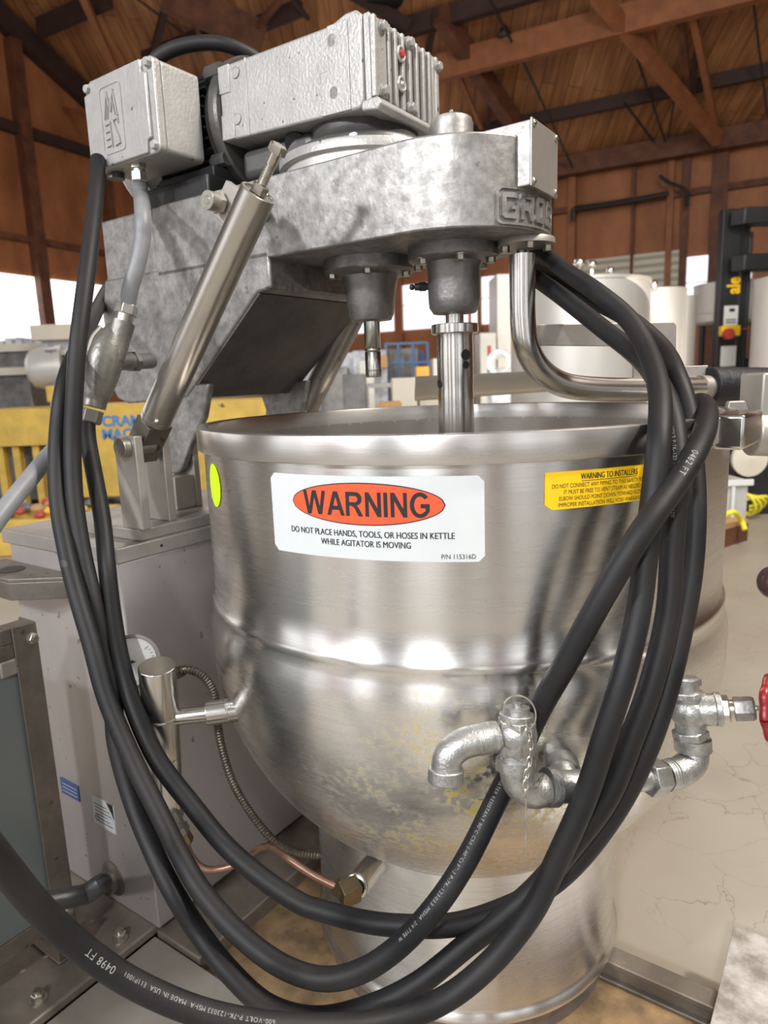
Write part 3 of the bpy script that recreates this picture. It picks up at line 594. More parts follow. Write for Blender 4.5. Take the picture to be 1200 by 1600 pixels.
for a0, a1 in ((-.128, -.114), (.114, .128)):
    g2 = G(MF); g2.prism([(-.38, .955), (-.40, .90), (-.443, .849), (-.463, .816), (-.476, .806), (-.490, .803), (-.503, .808), (-.511, .822), (-.510, .85), (-.495, .90), (-.515, .955)], a0, a1, 'y'); g2.build('hinge_lug', 'cast', br, bevel=.004)
g.b.free()
g = G(MF); g.box(.030, .136, -.052, .030, 1.176, 1.250); g.build('nose_box', 'cast', br, bevel=.0015)
g = G(MF); g.box(.136, .1382, -.0535, .0315, 1.1750, 1.2515); cvp = g.build('cover_plate', 'steel_plate', br, bevel=.0006)
for a_, z_ in ((-.047, 1.246), (.025, 1.246), (-.047, 1.181), (.025, 1.181)):
    g = G(MF); g.ball((.1384, a_, z_), .0046, 12, (.55, 1, 1)); g.box(.1404, .1412, a_-.0032, a_+.0032, z_-.0005, z_+.0005); g.build('round_screw', 'zinc', cvp)
g = G(MF); g.lathe([(.001, .060), (.020, .0595), (.0275, .056), (.0295, .049), (.0295, 0), (.0325, -.002)], c=(0, 0, 1.236), n=40); cpn = g.build('shaft_cap', 'cast', br)
g = G(MF); g.cyl((0, 0, 1.295), (0, 0, 1.300), .0045); g.ball((0, 0, 1.302), .0035, 10); g.build('grease_nipple', 'fitting', cpn)
g = G(MF); g.hexb((.022, -.042, 1.236), (0, 0, 1), .0072, .009); g.build('bolt', 'zinc', br)
# raised GROEN lettering in a frame round the nose
nf = onk(-39.2, 1.154, RN)
g = G(); frm = rrect(.152, .044, .006); fi = rrect(.106, .039, .0045)
pv = None
def ringpatch(g, f, o_, i_, z0):
    n = len(o_); A_ = [g.b.verts.new(f(x, y, z0)) for x, y in o_]; B_ = [g.b.verts.new(f(x, y, z0)) for x, y in i_]; C_ = [g.b.verts.new(f(x, y, -.001)) for x, y in o_]; D_ = [g.b.verts.new(f(x, y, -.001)) for x, y in i_]
    for k in range(n):
        j = (k+1) % n
        for q in ((A_[k], A_[j], B_[j], B_[k]), (C_[k], C_[j], A_[j], A_[k]), (B_[k], B_[j], D_[j], D_[k])): g.b.faces.new(q)
fo = dense(frm); fi_ = [(x*.96, y*.87) for x, y in fo]; ringpatch(g, nf, fo, fi_, .0022)
# block letters with cut corners
GL = {'G': [[(1, .79), (1, .9), (.85, 1), (.15, 1), (0, .9), (0, .1), (.15, 0), (.85, 0), (1, .1), (1, .50), (.55, .50), (.55, .36), (.78, .36), (.78, .2), (.24, .2), (.24, .8), (.78, .8), (.78, .79)]],
      'R': [[(0, 0), (.24, 0), (.24, .35), (.5, .35), (.74, 0), (1, 0), (.76, .36), (1, .48), (1, .88), (.85, 1), (0, 1)]],
      'O': [[(.15, 0), (.85, 0), (1, .1), (1, .9), (.85, 1), (.15, 1), (0, .9), (0, .1)]],
      'E': [[(0, 0), (1, 0), (1, .2), (.24, .2), (.24, .4), (.8, .4), (.8, .6), (.24, .6), (.24, .8), (1, .8), (1, 1), (0, 1)]],
      'N': [[(0, 0), (.24, 0), (.24, .6), (.74, 0), (1, 0), (1, 1), (.76, 1), (.76, .42), (.28, 1), (0, 1)]]}
hole = {'O': [(.26, .2), (.74, .2), (.74, .8), (.26, .8)], 'R': [(.26, .52), (.74, .52), (.74, .82), (.26, .82)]}
for k, ch in enumerate('GROEN'):
    x0 = -.0690+k*.0283; wl, hl = .0242, .030
    if ch in hole:
        # outline ring: outer polygon to hole, by angle matching
        o_ = dense([(x*wl, y*hl) for x, y in GL[ch][0]], .0012); h_ = dense([(x*wl, y*hl) for x, y in hole[ch]], .0008)
        sub = bmesh.new(); 
        ov_ = [sub.verts.new((x, y, 0)) for x, y in o_]; hv_ = [sub.verts.new((x, y, 0)) for x, y in h_]
        oe = [sub.edges.new((ov_[q], ov_[(q+1) % len(ov_)])) for q in range(len(ov_))]+[sub.edges.new((hv_[q], hv_[(q+1) % len(hv_)])) for q in range(len(hv_))]
        bmesh.ops.triangle_fill(sub, use_beauty=True, edges=oe)
    else:
        o_ = dense([(x*wl, y*hl) for x, y in GL[ch][0]], .0012); sub = bmesh.new(); ov_ = [sub.verts.new((x, y, 0)) for x, y in o_]
        oe = [sub.edges.new((ov_[q], ov_[(q+1) % len(ov_)])) for q in range(len(ov_))]; bmesh.ops.triangle_fill(sub, use_beauty=True, edges=oe)
    rtn = bmesh.ops.extrude_face_region(sub, geom=sub.faces[:]); 
    for v in rtn['geom']:
        if isinstance(v, bmesh.types.BMVert): v.co.z = .0030
    mp_ = {v: g.b.verts.new(nf(x0+v.co.x, v.co.y-hl/2, v.co.z-(.0005 if v.co.z < .001 else 0))) for v in sub.verts}
    for f_ in sub.faces:
        try: g.b.faces.new([mp_[v] for v in f_.verts])
        except ValueError: pass
    sub.free()
g.build('raised_lettering', 'cast', br, smooth=20)
# bearing housings below
def housing(b_, prof, nb, rb, zf, m_='castdark', ph=.4):
    g = G(MF); g.lathe(prof, c=(b_, 0, 0), n=48); h_ = g.build('bearing_housing', m_, br, smooth=40)
    for k in range(nb):
        t = 2*math.pi*k/nb+ph; g = G(MF); p = (b_+rb*math.cos(t), rb*math.sin(t), zf); g.cyl((p[0], p[1], zf+.002), p, .0085, n=16); g.hexb(p, (0, 0, -1), .0066, .0075); g.build('bolt', 'zinc', h_)
housing(0, [(.064, 1.130), (.064, 1.113), (.060, 1.110), (.040, 1.108), (.0375, 1.100), (.0365, 1.060), (.0355, 1.048), (.030, 1.0395), (.014, 1.038)], 6, .054, 1.110, ph=.15)
housing(-.145, [(.070, 1.130), (.070, 1.112), (.066, 1.109), (.044, 1.105), (.039, 1.085), (.0345, 1.050), (.031, 1.041), (.012, 1.039)], 5, .058, 1.109, ph=-1.0)
g = G(MF); g.cyl((-.030, -.018, 1.078), (-.048, -.028, 1.078), .005); g.ball((-.051, -.030, 1.078), .0042, 10); g.cyl((-.034, -.0202, 1.078), (-.042, -.0250, 1.078), .0068, n=6); g.build('grease_nipple', 'black', br)
# shafts
sh = thing('drive_shaft', 'short bare secondary shaft with turned grooves hanging left of the main agitator shaft', 'shaft', MF, (-.145, 0, .955))
g = G(MF); g.lathe([(.0125, 1.045), (.0125, 1.000), (.0118, .999), (.0125, .998), (.0125, .995), (.0118, .994), (.0125, .993), (.0125, .958), (.0120, .955), (.001, .955)], c=(-.145, 0, 0), n=32); g.build('shaft_rod', 'steel_pol', sh)
g = G(MF); g.cyl((-.145, 0, .964), (-.145, 0, .9665), .01275, n=32); g.build('shaft_groove', 'castdark', sh)
ms = thing('agitator_shaft', 'thick stainless agitator shaft with flange and coupling holes going down into the kettle', 'shaft', MF, (0, 0, .60))
g = G(MF); g.lathe([(.0130, 1.045), (.0130, 1.020)], n=32); g.build('upper_spindle', 'steel_pol', ms)
g = G(MF); g.lathe([(.012, 1.0245), (.0325, 1.0245), (.0335, 1.0235), (.0335, 1.0125), (.0325, 1.0115), (.0262, 1.0110), (.0255, 1.005), (.0262, .99), (.0262, .945), (.0255, .936), (.0262, .925), (.0258, .915), (.0262, .905), (.0262, .62), (.001, .62)], n=48); sl = g.build('coupling_sleeve', 'steel_pol', ms)
vc = (WI*0 if 0 else None)
for phd, z_, r_ in ((-62, .981, .0075), (-62, .967, .0055), (-158, .942, .006)):
    t = math.radians(phd+35); c_ = Vector((math.cos(t), math.sin(t), 0)); g = G(MF); g.cyl(c_*.0225+Vector((0, 0, z_)), c_*.0266+Vector((0, 0, z_)), r_, n=20); g.build('coupling_hole', 'black', sl)

# swing tube with black sleeve below the nose
st = thing('swing_handle', 'bent stainless tube handle with flat plate, from the nose out to a black rubber grip', 'handle', ID, tuple(YW(960, 628, 1.0)))
g = G(); g.tube([YW(816, 398, .957), YW(816, 440, .957), YW(817, 500, .957), YW(823, 542, .958), YW(842, 576, .965), YW(872, 598, .975), YW(915, 607, .99), YW(1000, 609, 1.03), YW(1070, 607, 1.06), YW(1106, 606, 1.075)], .0172, n=28); g.build('bent_tube', 'steel_pol', st)
g = G(); g.cyl(YW(1092, 606, 1.07), YW(1108, 606, 1.078), .0188, n=28); g.build('tube_collar', 'steel_plate', st)
g = G(); g.cyl(YW(1105, 603, 1.08), YW(1196, 603, 1.115), .0290, n=40); g.build('rubber_sleeve', 'sleeve', st, bevel=.003)
g = G(); g.cyl(YW(1190, 602, 1.11), YW(1240, 602, 1.13), .0215, n=32); g.build('tube_end', 'steel_plate', st)
# flange
g = G(MF); fz = 1.124; g.prism([(.045, -.060), (.045, .05), (.105, .075), (.145, .03), (.145, -.035), (.115, -.072)], fz-.006, fz+.004, 'z') if 0 else g.lathe([(.001, 1.128), (.037, 1.128), (.038, 1.126), (.038, 1.120), (.001, 1.120)], c=tuple(MI @ YW(822, 398, .975))[:2]+(0,), n=40); g.build('tube_flange', 'steel_plate', st)
fc = MI @ YW(822, 398, .975)
for t in (-2.5, -1.0, .6, 2.2):
    g = G(MF); g.hexb((fc.x+.029*math.cos(t), fc.y+.029*math.sin(t), 1.120), (0, 0, -1), .0065, .008); g.build('bolt', 'zinc', st)
# flat L plate
pp = [(840, 507), (1052, 503), (1057, 508), (1056, 592), (990, 592), (990, 552), (978, 541), (845, 540), (838, 534), (838, 513)]
g = G(); front = [YW(x, y, 1.0+(x-838)/219*.05) for x, y in pp]; back = [p+Vector((.001, .010, 0)) for p in front]; g.quadloop([front, back]); g.build('flat_plate', 'steel_plate', st, bevel=.001)
g = G(); g.box(-.022, .022, -.004, .004, -.020, .012, Matrix.Translation(YW(1082, 584, 1.09))); g.build('stop_tab', 'steel_plate', st, bevel=.001)

# ================================================================== GEARMOTOR
gm = thing('gear_motor', 'silver-grey geared electric motor mounted on top of the bridge arm', 'motor', MF, (-.25, 0, 1.236))
g = G(MF); g.prism([(-.345, 1.315), (-.100, 1.303), (-.086, 1.303), (-.080, 1.312), (-.080, 1.412), (-.088, 1.420), (-.105, 1.420), (-.130, 1.413), (-.345, 1.418)], -.090, .088, 'y'); gb = g.build('gearbox_housing', 'paint', gm, bevel=.003)
for b_, z_ in ((-.309, 1.402), (-.312, 1.340), (-.128, 1.394), (-.128, 1.331)):
    g = G(MF); g.cyl((b_, -.088, z_), (b_, -.0915, z_), .0072, n=28); g.torus((b_, -.0912, z_), (0, -1, 0), .0072, .0008, n=28); g.build('round_plug', 'paint', gb)
for poly in ([(-.345, 1.316), (-.318, 1.315), (-.318, 1.350), (-.345, 1.351)], [(-.345, 1.380), (-.322, 1.379), (-.322, 1.4175), (-.345, 1.4175)], [(-.150, 1.306), (-.1005, 1.304), (-.1005, 1.412), (-.135, 1.413), (-.135, 1.36), (-.150, 1.36)]):
    g = G(MF); g.prism(poly, -.0915, -.088, 'y'); g.build('raised_pad', 'paint', gb, bevel=.001)
g = G(MF); g.prism([(-.290, 1.313), (-.2875, 1.313), (-.2875, 1.417), (-.290, 1.417)], -.0912, -.088, 'y'); g.build('casting_seam', 'paint', gb, bevel=.0006)
g = G(MF); g.lathe([(.001, .03), (.030, .029), (.050, .020), (.060, .002), (.061, -.02)], c=(-.14, .03, 1.405), n=36); g.build('gearbox_dome', 'paint', gm)
# ribbed cover on the front
g = G(MF); g.box(-.080, -.070, -.086, .084, 1.309, 1.414)
g.prism([(-.086, 1.300), (-.060, 1.296), (-.054, 1.303), (-.060, 1.312), (-.086, 1.312)], -.088, .084, 'y'); cvr = g.build('gearbox_cover', 'paint', gm, bevel=.002)
g = G(MF)
for a_ in (-.082, -.050, -.034, -.016, .002, .020, .038, .054, .074): g.box(-.070, -.063, a_-.0032, a_+.0032, 1.314, 1.410)
g.box(-.070, -.0645, -.080, -.056, 1.318, 1.406); g.box(-.070, -.0645, .062, .082, 1.318, 1.406); g.build('cover_ribs', 'paint', cvr, bevel=.0012)
for a_, z_ in ((-.066, 1.401), (-.066, 1.325), (.0, 1.404), (.0, 1.322), (.076, 1.398), (.076, 1.322)):
    g = G(MF); g.cyl((-.066, a_, z_), (-.0625, a_, z_), .0082, n=20); g.hexb((-.0625, a_, z_), (1, 0, 0), .0062, .006); g.build('cover_bolt', 'paint', cvr)
g = G(MF); g.torus((-.0625, -.024, 1.382), (1, 0, 0), .0085, .002, n=24); g.cyl((-.066, -.024, 1.382), (-.0625, -.024, 1.382), .007, n=20); g.build('plug_socket', 'paint', cvr)
g = G(MF); g.hexb((-.0625, -.024, 1.382), (1, 0, 0), .005, .005); g.build('drain_plug', 'redplug', cvr)
g = G(MF); g.torus((-.0625, -.024, 1.345), (1, 0, 0), .0085, .002, n=24); g.cyl((-.066, -.024, 1.345), (-.063, -.024, 1.345), .007, n=20); g.ball((-.0625, -.024, 1.345), .004, 10); g.build('plug_socket', 'paint', cvr)
# output neck and mounting discs
g = G(MF); g.lathe([(.080, 1.315), (.078, 1.295), (.085, 1.284), (.104, 1.276), (.106, 1.272), (.106, 1.266), (.100, 1.264)], c=(-.145, 0, 0), n=64); nk = g.build('output_neck', 'dkgrey', gm, smooth=50)
g = G(MF); g.cyl((-.23, -.055, 1.300), (-.225, -.062, 1.294), .016, n=24); g.build('neck_opening', 'black', nk)
g = G(MF); g.lathe([(.001, 1.264), (.126, 1.264), (.127, 1.262), (.127, 1.252), (.122, 1.2505), (.001, 1.2505)], c=(-.145, 0, 0), n=72); g.build('mounting_flange', 'paint', gm)
g = G(MF); g.cyl((-.145, 0, 1.2355), (-.145, 0, 1.2505), .119, n=72); g.build('bright_spacer', 'tank', gm)
g = G(MF); q = MI @ YW(584, 221, .9); g.box(-.100, -.090, -.099, -.092, 1.266, 1.273); g.build('flange_key', 'white', gm, bevel=.001)
# motor body
g = G(MF); MZ = 1.358
g.lathe([(.001, -.340), (.092, -.340), (.094, -.344), (.094, -.352), (.086, -.360), (.084, -.372), (.078, -.376)], c=(0, 0, MZ), axis=(1, 0, 0), n=56) if 0 else g.lathe([(.001, 0), (.099, 0), (.102, -.004), (.102, -.016), (.094, -.024), (.092, -.034), (.082, -.038)], c=(-.345, 0, MZ), axis=(1, 0, 0), n=56)
bell = g.build('end_bell', 'dkgrey', gm)
for t in (38, 142, 218, 322):
    t = math.radians(t); g = G(MF); c_ = Vector((-.365, .101*math.cos(t), MZ+.101*math.sin(t))); g.cyl(c_-Vector((.012, 0, 0)), c_+Vector((.016, 0, 0)), .011, n=8); g.hexb(c_+Vector((-.012, 0, 0)), (-1, 0, 0), .007, .008); g.build('bell_lug', 'dkgrey', bell)
g = G(MF); g.cyl((-.54, 0, MZ), (-.378, 0, MZ), .074, n=40)
for i in range(40):
    t = 2*math.pi*i/40; R_ = Matrix.Translation((0, 0, MZ)) @ Matrix.Rotation(t, 4, 'X'); g.box(-.536, -.380, -.0016, .0016, .072, .097, R_)
g.build('finned_body', 'black', gm, smooth=0)
g = G(MF); g.lathe([(.001, -.075), (.070, -.075), (.102, -.062), (.110, -.05), (.110, 0), (.106, .001)], c=(-.54, 0, MZ), axis=(1, 0, 0), n=48); g.build('fan_cowl', 'paint', gm)
g = G(MF); g.box(-.335, -.19, -.066, .066, 1.262, 1.306); g.build('adaptor_block', 'dkgrey', gm, bevel=.012)
g = G(MF); g.box(-.50, -.355, -.118, .10, 1.2365, 1.268); g.box(-.49, -.36, -.10, .09, 1.268, 1.285); g.build('motor_foot', 'black', gm, bevel=.003)
# terminal box
TB0, TB1, TZ0, TZ1, TA0 = -.540, -.378, 1.289, 1.414, -.188
g = G(MF); g.prism([(x+(TB0+TB1)/2, y+(TZ0+TZ1)/2) for x, y in rrect(TB1-TB0, TZ1-TZ0, .008)], TA0+.018, -.100, 'y'); tb = g.build('terminal_box', 'paint', gm, bevel=.002)
g = G(MF); g.prism([(x+(TB0+TB1)/2, y+(TZ0+TZ1)/2) for x, y in rrect(TB1-TB0+.003, TZ1-TZ0+.003, .010)], TA0+.004, TA0+.017, 'y')
W_, H_ = TB1-TB0, TZ1-TZ0; cx_, cz_ = (TB0+TB1)/2, (TZ0+TZ1)/2; k_ = .017
pl_ = [(-W_/2+k_, -H_/2), (W_/2-k_-.006, -H_/2), (W_/2-k_-.004, -H_/2+k_), (W_/2-.012, -H_/2+k_+.002), (W_/2-.012, H_/2-k_-.002), (W_/2-k_-.004, H_/2-k_), (W_/2-k_-.006, H_/2), (-W_/2+k_, H_/2), (-W_/2+k_, H_/2-k_+.002), (-W_/2, H_/2-k_), (-W_/2, -H_/2+k_), (-W_/2+k_, -H_/2+k_-.002)]
g.prism([(x+cx_, y+cz_) for x, y in pl_], TA0-.001, TA0+.006, 'y'); lid = g.build('box_lid', 'paint', tb, bevel=.0022)
for sx, sz in ((-1, 1), (1, 1), (-1, -1), (1, -1)):
    c_ = (cx_+sx*(W_/2-.008), TA0+.004, cz_+sz*(H_/2-.008)); g = G(MF); g.hexb(c_, (0, -1, 0), .0062, .006, 1.2); g.build('box_screw', 'zinc', tb) if 0 else g.build('box_screw', 'paint', tb)
g = G(MF); ta = TA0-.001; lb, lz = -.474, 1.351
fr = dense(rrect(.052, .094, .007), .01); 
V1 = [g.b.verts.new((lb+x, ta-.0012, lz+y)) for x, y in fr]; V2 = [g.b.verts.new((lb+x*.955, ta-.0012, lz+y*.975)) for x, y in fr]; V3 = [g.b.verts.new((lb+x*1.01, ta+.0006, lz+y*1.005)) for x, y in fr]; V4 = [g.b.verts.new((lb+x*.94, ta+.0006, lz+y*.965)) for x, y in fr]
for q in range(len(fr)):
    j = (q+1) % len(fr)
    for Fq in ((V1[q], V1[j], V2[j], V2[q]), (V3[q], V3[j], V1[j], V1[q]), (V2[q], V2[j], V4[j], V4[q])): g.b.faces.new(Fq)
def stroke(g, pts, w_=.0014):
    for p_, q_ in zip(pts, pts[1:]):
        p_ = Vector((lb+p_[0], ta, lz+p_[1])); q_ = Vector((lb+q_[0], ta, lz+q_[1])); d_ = (q_-p_).normalized(); n_ = Vector((0, 1, 0)).cross(d_).normalized()*w_; e_ = d_*w_*.4; o_ = Vector((0, -.0026, 0)); i_ = Vector((0, .001, 0))
        g.quadloop([[p_-e_-n_+i_, p_-e_+n_+i_, p_-e_+n_*.6+o_, p_-e_-n_*.6+o_], [q_+e_-n_+i_, q_+e_+n_+i_, q_+e_+n_*.6+o_, q_+e_-n_*.6+o_]])
stroke(g, [(-.017, .002), (-.008, .038), (-.001, .010), (.008, .038), (.014, .002)], .0014); stroke(g, [(-.011, .002), (-.004, .028)], .0008); stroke(g, [(.004, .028), (.009, .004)], .0008)
for z_ in (-.006, -.016, -.026, -.036): stroke(g, [(-.017, z_), (-.006, z_+.001)], .0016)
stroke(g, [(-.005, -.004), (-.004, -.038)], .0012); stroke(g, [(.014, -.008), (.014, -.002), (.002, -.003)], .0012); stroke(g, [(.003, -.004), (.014, -.030), (.015, -.036), (.003, -.038)], .0012)
g.build('raised_logo', 'paint', lid, smooth=30)
g = G(MF); gp_ = AM(216, 262, -.165); g.hexb((gp_.x, -.165, 1.292), (0, 0, -1), .0125, .011); g.cyl((gp_.x, -.165, 1.283), (gp_.x, -.165, 1.272), .0095); g.hexb((gp_.x, -.165, 1.277), (0, 0, -1), .0130, .014); g.build('conduit_gland', 'zinc', tb)
g = G(MF); g.cyl((-.520, -.160, 1.292), (-.520, -.160, 1.280), .0135, n=24); g.build('cable_gland', 'dkgrey', tb)

# ================================================================== LIFT CYLINDERS
def liftcyl(a_, top, bot, r_, lab_, near):
    top, bot = Vector(top), Vector(bot); d_ = (top-bot).normalized(); o = thing('lift_cylinder', lab_, 'cylinder', MF, tuple(bot), 'lift cylinders of the bridge')
    g = G(MF); g.lathe([(.001, 0), (r_-.001, 0), (r_, .001), (r_, .008), (r_-.0008, .0085), (r_-.0008, .0095), (r_, .010), (r_, (top-bot).length-.001), (r_-.001, (top-bot).length), (r_-.004, (top-bot).length), (r_-.0045, (top-bot).length-.002), (.001, (top-bot).length-.002)], c=bot, axis=d_, n=48); g.build('barrel', 'steel_dull' if not near else 'steel_cyl', o, smooth=40)
    R_ = Matrix.Translation(bot) @ d_.to_track_quat('Z', 'Y').to_matrix().to_4x4()
    g = G(MF); side = Vector((0, 1, 0)); f_ = d_.cross(side).normalized()
    hw = .0165; P_ = lambda s_, t_, u_: bot+side*s_*.0205+f_*t_*hw+d_*u_
    g.quadloop([[P_(s_, t_, u_) for s_, t_ in ((-1, -1), (1, -1), (1, 1), (-1, 1))] for u_ in (-.070, -.001)]); g.build('clevis_block', 'angle', o, bevel=.001)
    g = G(MF); c_ = top+d_*-.001; g.hexb(c_, d_, .0105, .011); g.build('lock_nut', 'zinc', o)
    g = G(MF); g.cyl(c_, c_+d_*.052, .0055, n=16)
    for i in range(12): g.torus(c_+d_*(.010+.0022*i), d_, .0056, .0008, n=16, k=6)
    g.cyl(c_+d_*.036, c_+d_*.052, .0066, n=16); g.hexb(c_+d_*.050, d_, .0112, .0095); g.build('adjusting_bolt', 'zinc', o)
    if near:
        g = G(MF); s_ = bot+d_*.017+Vector((0, -r_*.55, 0))-f_*r_*-.82; g.ball(bot+d_*.014+(f_*-1*.75+side*-.66)*(r_+.0005), .0042, 12); g.build('slotted_screw', 'zinc', o)
    return o
M['steel_cyl'] = mat('satin_steel_cylinder', (.56, .53, .48), .30, 1, var=.18, vscale=6, rvar=.08)
na = -.246
nt_, nb_ = AM(404, 300, na), AM(243, 657, na); liftcyl(na, nt_, nb_, 0.0222, 'satin steel lift cylinder on the near side of the bridge, long bolt at its top', True)
ft_, fb_ = AM(478, 640, .15), AM(548, 500, .15); fd = (fb_-ft_).normalized(); liftcyl(.15, ft_+fd*.40, ft_-fd*.0, .0225, 'darker lift cylinder on the far side of the bridge, half hidden', False)
g = G(MF); bp = [AM(x, y, -.212) for x, y in ((353, 281), (374, 297), (392, 330), (351, 352), (329, 334))]; g.quadloop([bp, [p+Vector((0, .009, 0)) for p in bp]])
bk = thing('cylinder_bracket', 'small square steel bracket with round pin head beside the near lift cylinder top', 'bracket', MF, tuple(bp[2])); g.build('bracket_plate', 'steel_plate', bk, bevel=.001)
pc = AM(347, 318, -.212); g = G(MF); g.cyl(pc+Vector((0, -.012, 0)), pc+Vector((0, .085, 0)), .0105, n=28); g.build('pin_shank', 'castdark', bk)
g = G(MF); g.cyl(pc+Vector((0, -.026, 0)), pc+Vector((0, -.012, 0)), .0120, n=32); g.torus(pc+Vector((0, -.026, 0)), (0, 1, 0), .005, .0006); g.build('pin_head', 'zinc', bk, bevel=.001)
g = G(MF); g.hexb(pc+Vector((0, -.012, 0)), (0, 1, 0), .0145, .009); g.build('pin_nut', 'zinc', bk)

# ================================================================== GREY CONDUIT AND FITTING
fx = thing('conduit_body', 'grey cast pull-elbow conduit fitting on the left side of the bridge', 'conduit fitting', ID, tuple(PD(165, 640, 1.0)))
D1, D2 = 1.0, .99
g = G(); g.cyl(PD(193, 503, D1), PD(176, 560, D1), .0165, n=28); g.ball(PD(176, 545, D1), .017, 20)
g.tube([PD(186, 515, D1+.005), PD(170, 545, D1), PD(160, 580, D1), PD(150, 620, D1), PD(146, 636, D1)], lambda t: .017+.008*math.sin(math.pi*min(1, t*1.25)), n=24); body = g.build('fitting_body', 'fitting', fx)
g = G(); g.cyl(PD(172, 566, D1), PD(200, 565, D1+.03), .0125, n=24); g.cyl(PD(198, 565, D1+.03), PD(206, 565, D1+.04), .0135, n=24); g.hexb(PD(206, 565, D1+.04), PD(216, 565, D1+.05)-PD(206, 565, D1+.04), .0165, .009); g.cyl(PD(212, 565, D1+.045), PD(235, 564, D1+.09), .012, n=24); g.build('side_nipple', 'fitting', fx)
g = G(); g.torus(PD(140, 570, D1-.02), (1, .3, .1), .026, .0035, n=32, k=8, sc=1.0) if 0 else g.tube([PD(160, 512, D1), PD(146, 530, D1), PD(139, 560, D1), PD(138, 590, D1), PD(143, 615, D1)], .006, n=10); g.build('gasket_edge', 'angle', fx)
g = G(); g.hexb(PD(143, 640, D1), PD(138, 662, D1)-PD(143, 640, D1), .0175, .020); g.build('lower_nut', 'fitting', fx, bevel=.001)
g = G(); g.hexb(PD(196, 492, D1), PD(199, 478, D1)-PD(196, 492, D1), .0160, .016); g.cyl(PD(193, 506, D1), PD(196, 490, D1), .0125, n=24); g.build('upper_nut', 'zinc', fx, bevel=.001)
g = G(); c0 = MF @ Vector((gp_.x, -.165, 1.275)); g.tube([c0, c0+Vector((0, 0, -.03)), PD(223, 335, .99), PD(222, 375, .985), PD(214, 415, .985), PD(204, 450, .99), PD(198, 482, 1.0)], .0117, n=20)
tag(g.build('flexible_conduit', 'conduit'), 'grey flexible conduit hanging from the motor terminal box to the cast elbow fitting', 'conduit')
g = G(); g.tube([PD(-30, 850, .86), PD(0, 806, .88), PD(40, 756, .92), PD(80, 708, .97), PD(110, 680, .99), PD(132, 668, 1.0)], .0118, n=20)
tag(g.build('flexible_conduit', 'conduit'), 'grey flexible conduit slanting off the left edge below the motor', 'conduit')

# ================================================================== BLACK CABLES
CR = .0114
paths = {
 'loop_outer': [(-60, 1270, .49), (0, 1345, .53), (60, 1418, .555), (120, 1475, .575), (200, 1532, .59), (300, 1577, .60), (400, 1600, .605), (500, 1606, .62), (596, 1598, .64), (692, 1563, .655), (768, 1503, .66), (830, 1426, .66), (868, 1349, .655), (914, 1246, .645), (945, 1150, .635), (973, 1060, .632), (997, 960, .64), (1010, 860, .645), (1022, 760, .65), (1030, 680, .66), (1030, 610, .70), (1010, 545, .76), (980, 497, .80), (930, 455, .84), (885, 425, .90), (855, 404, .95), (838, 396, 1.0)],
 'loop_low': [(153, 250, 1.06), (151, 290, 1.03), (145, 350, .98), (138, 410, .95), (129, 480, .93), (121, 545, .92), (116, 620, .92), (113, 700, .92), (117, 785, .91), (129, 864, .90), (143, 927, .89), (160, 1008, .88), (176, 1080, .86), (182, 1160, .85), (208, 1253, .83), (241, 1333, .80), (273, 1397, .775), (313, 1460, .76), (360, 1520, .73), (420, 1573, .71), (495, 1592, .70), (577, 1574, .70), (653, 1537, .70), (730, 1476, .70), (780, 1438, .695), (840, 1385, .69), (893, 1322, .675), (950, 1243, .663), (988, 1150, .658), (1020, 1060, .658), (1043, 960, .665), (1050, 860, .67), (1056, 780, .67), (1058, 720, .675), (1050, 650, .70), (1030, 600, .74), (1000, 560, .80), (940, 512, .86), (880, 465, .92), (845, 440, .97), (828, 428, 1.02)],
 'loop_mid': [(240, 372, 1.66), (200, 410, 1.52), (168, 452, 1.34), (148, 492, 1.16), (128, 532, 1.03), (108, 576, .955), (96, 625, .93), (89, 700, .925), (91, 784, .91), (103, 856, .89), (120, 927, .87), (143, 1005, .855), (167, 1092, .84), (210, 1193, .82), (250, 1273, .80), (280, 1333, .785), (313, 1390, .765), (367, 1453, .74), (433, 1505, .715), (500, 1529, .70), (560, 1519, .69), (620, 1481, .68), (680, 1417, .668), (728, 1345, .680), (770, 1262, .690), (805, 1190, .690), (842, 1110, .672), (885, 1035, .648), (940, 935, .628), (1000, 835, .622), (1050, 765, .64), (1082, 715, .66), (1102, 670, .70), (1104, 640, .745), (1092, 630, .775), (1078, 650, .785), (1070, 700, .765), (1069, 780, .735), (1070, 860, .725)],
 'loop_high': [(136, 655, 1.0), (138, 690, .985), (149, 750, .96), (160, 812, .94), (167, 884, .915), (175, 956, .90), (188, 1030, .875), (209, 1105, .855), (245, 1185, .84), (300, 1258, .83), (353, 1322, .82), (410, 1372, .80), (467, 1410, .785), (500, 1422, .775), (560, 1438, .755), (620, 1446, .735), (700, 1446, .715), (770, 1428, .705), (840, 1395, .70), (900, 1346, .70), (960, 1268, .690), (1004, 1185, .680), (1037, 1095, .682), (1062, 995, .692), (1080, 895, .705), (1086, 800, .715), (1083, 720, .73), (1076, 650, .745), (1058, 590, .77), (1035, 545, .83), (985, 500, .88), (930, 470, .93), (880, 440, .98), (845, 418, 1.03)],
}
clab = {'loop_outer': 'black rubber cable entering from the left edge, lowest and nearest of the cable loops',
        'loop_low': 'black rubber cable hanging from the motor terminal box, sweeping low beneath the other loops',
        'loop_mid': 'black rubber cable with printed lettering crossing diagonally over the kettle to the topmost bend',
        'loop_high': 'black rubber cable from the grey conduit elbow, crossing the pedestal highest of the loops'}
CP = {}
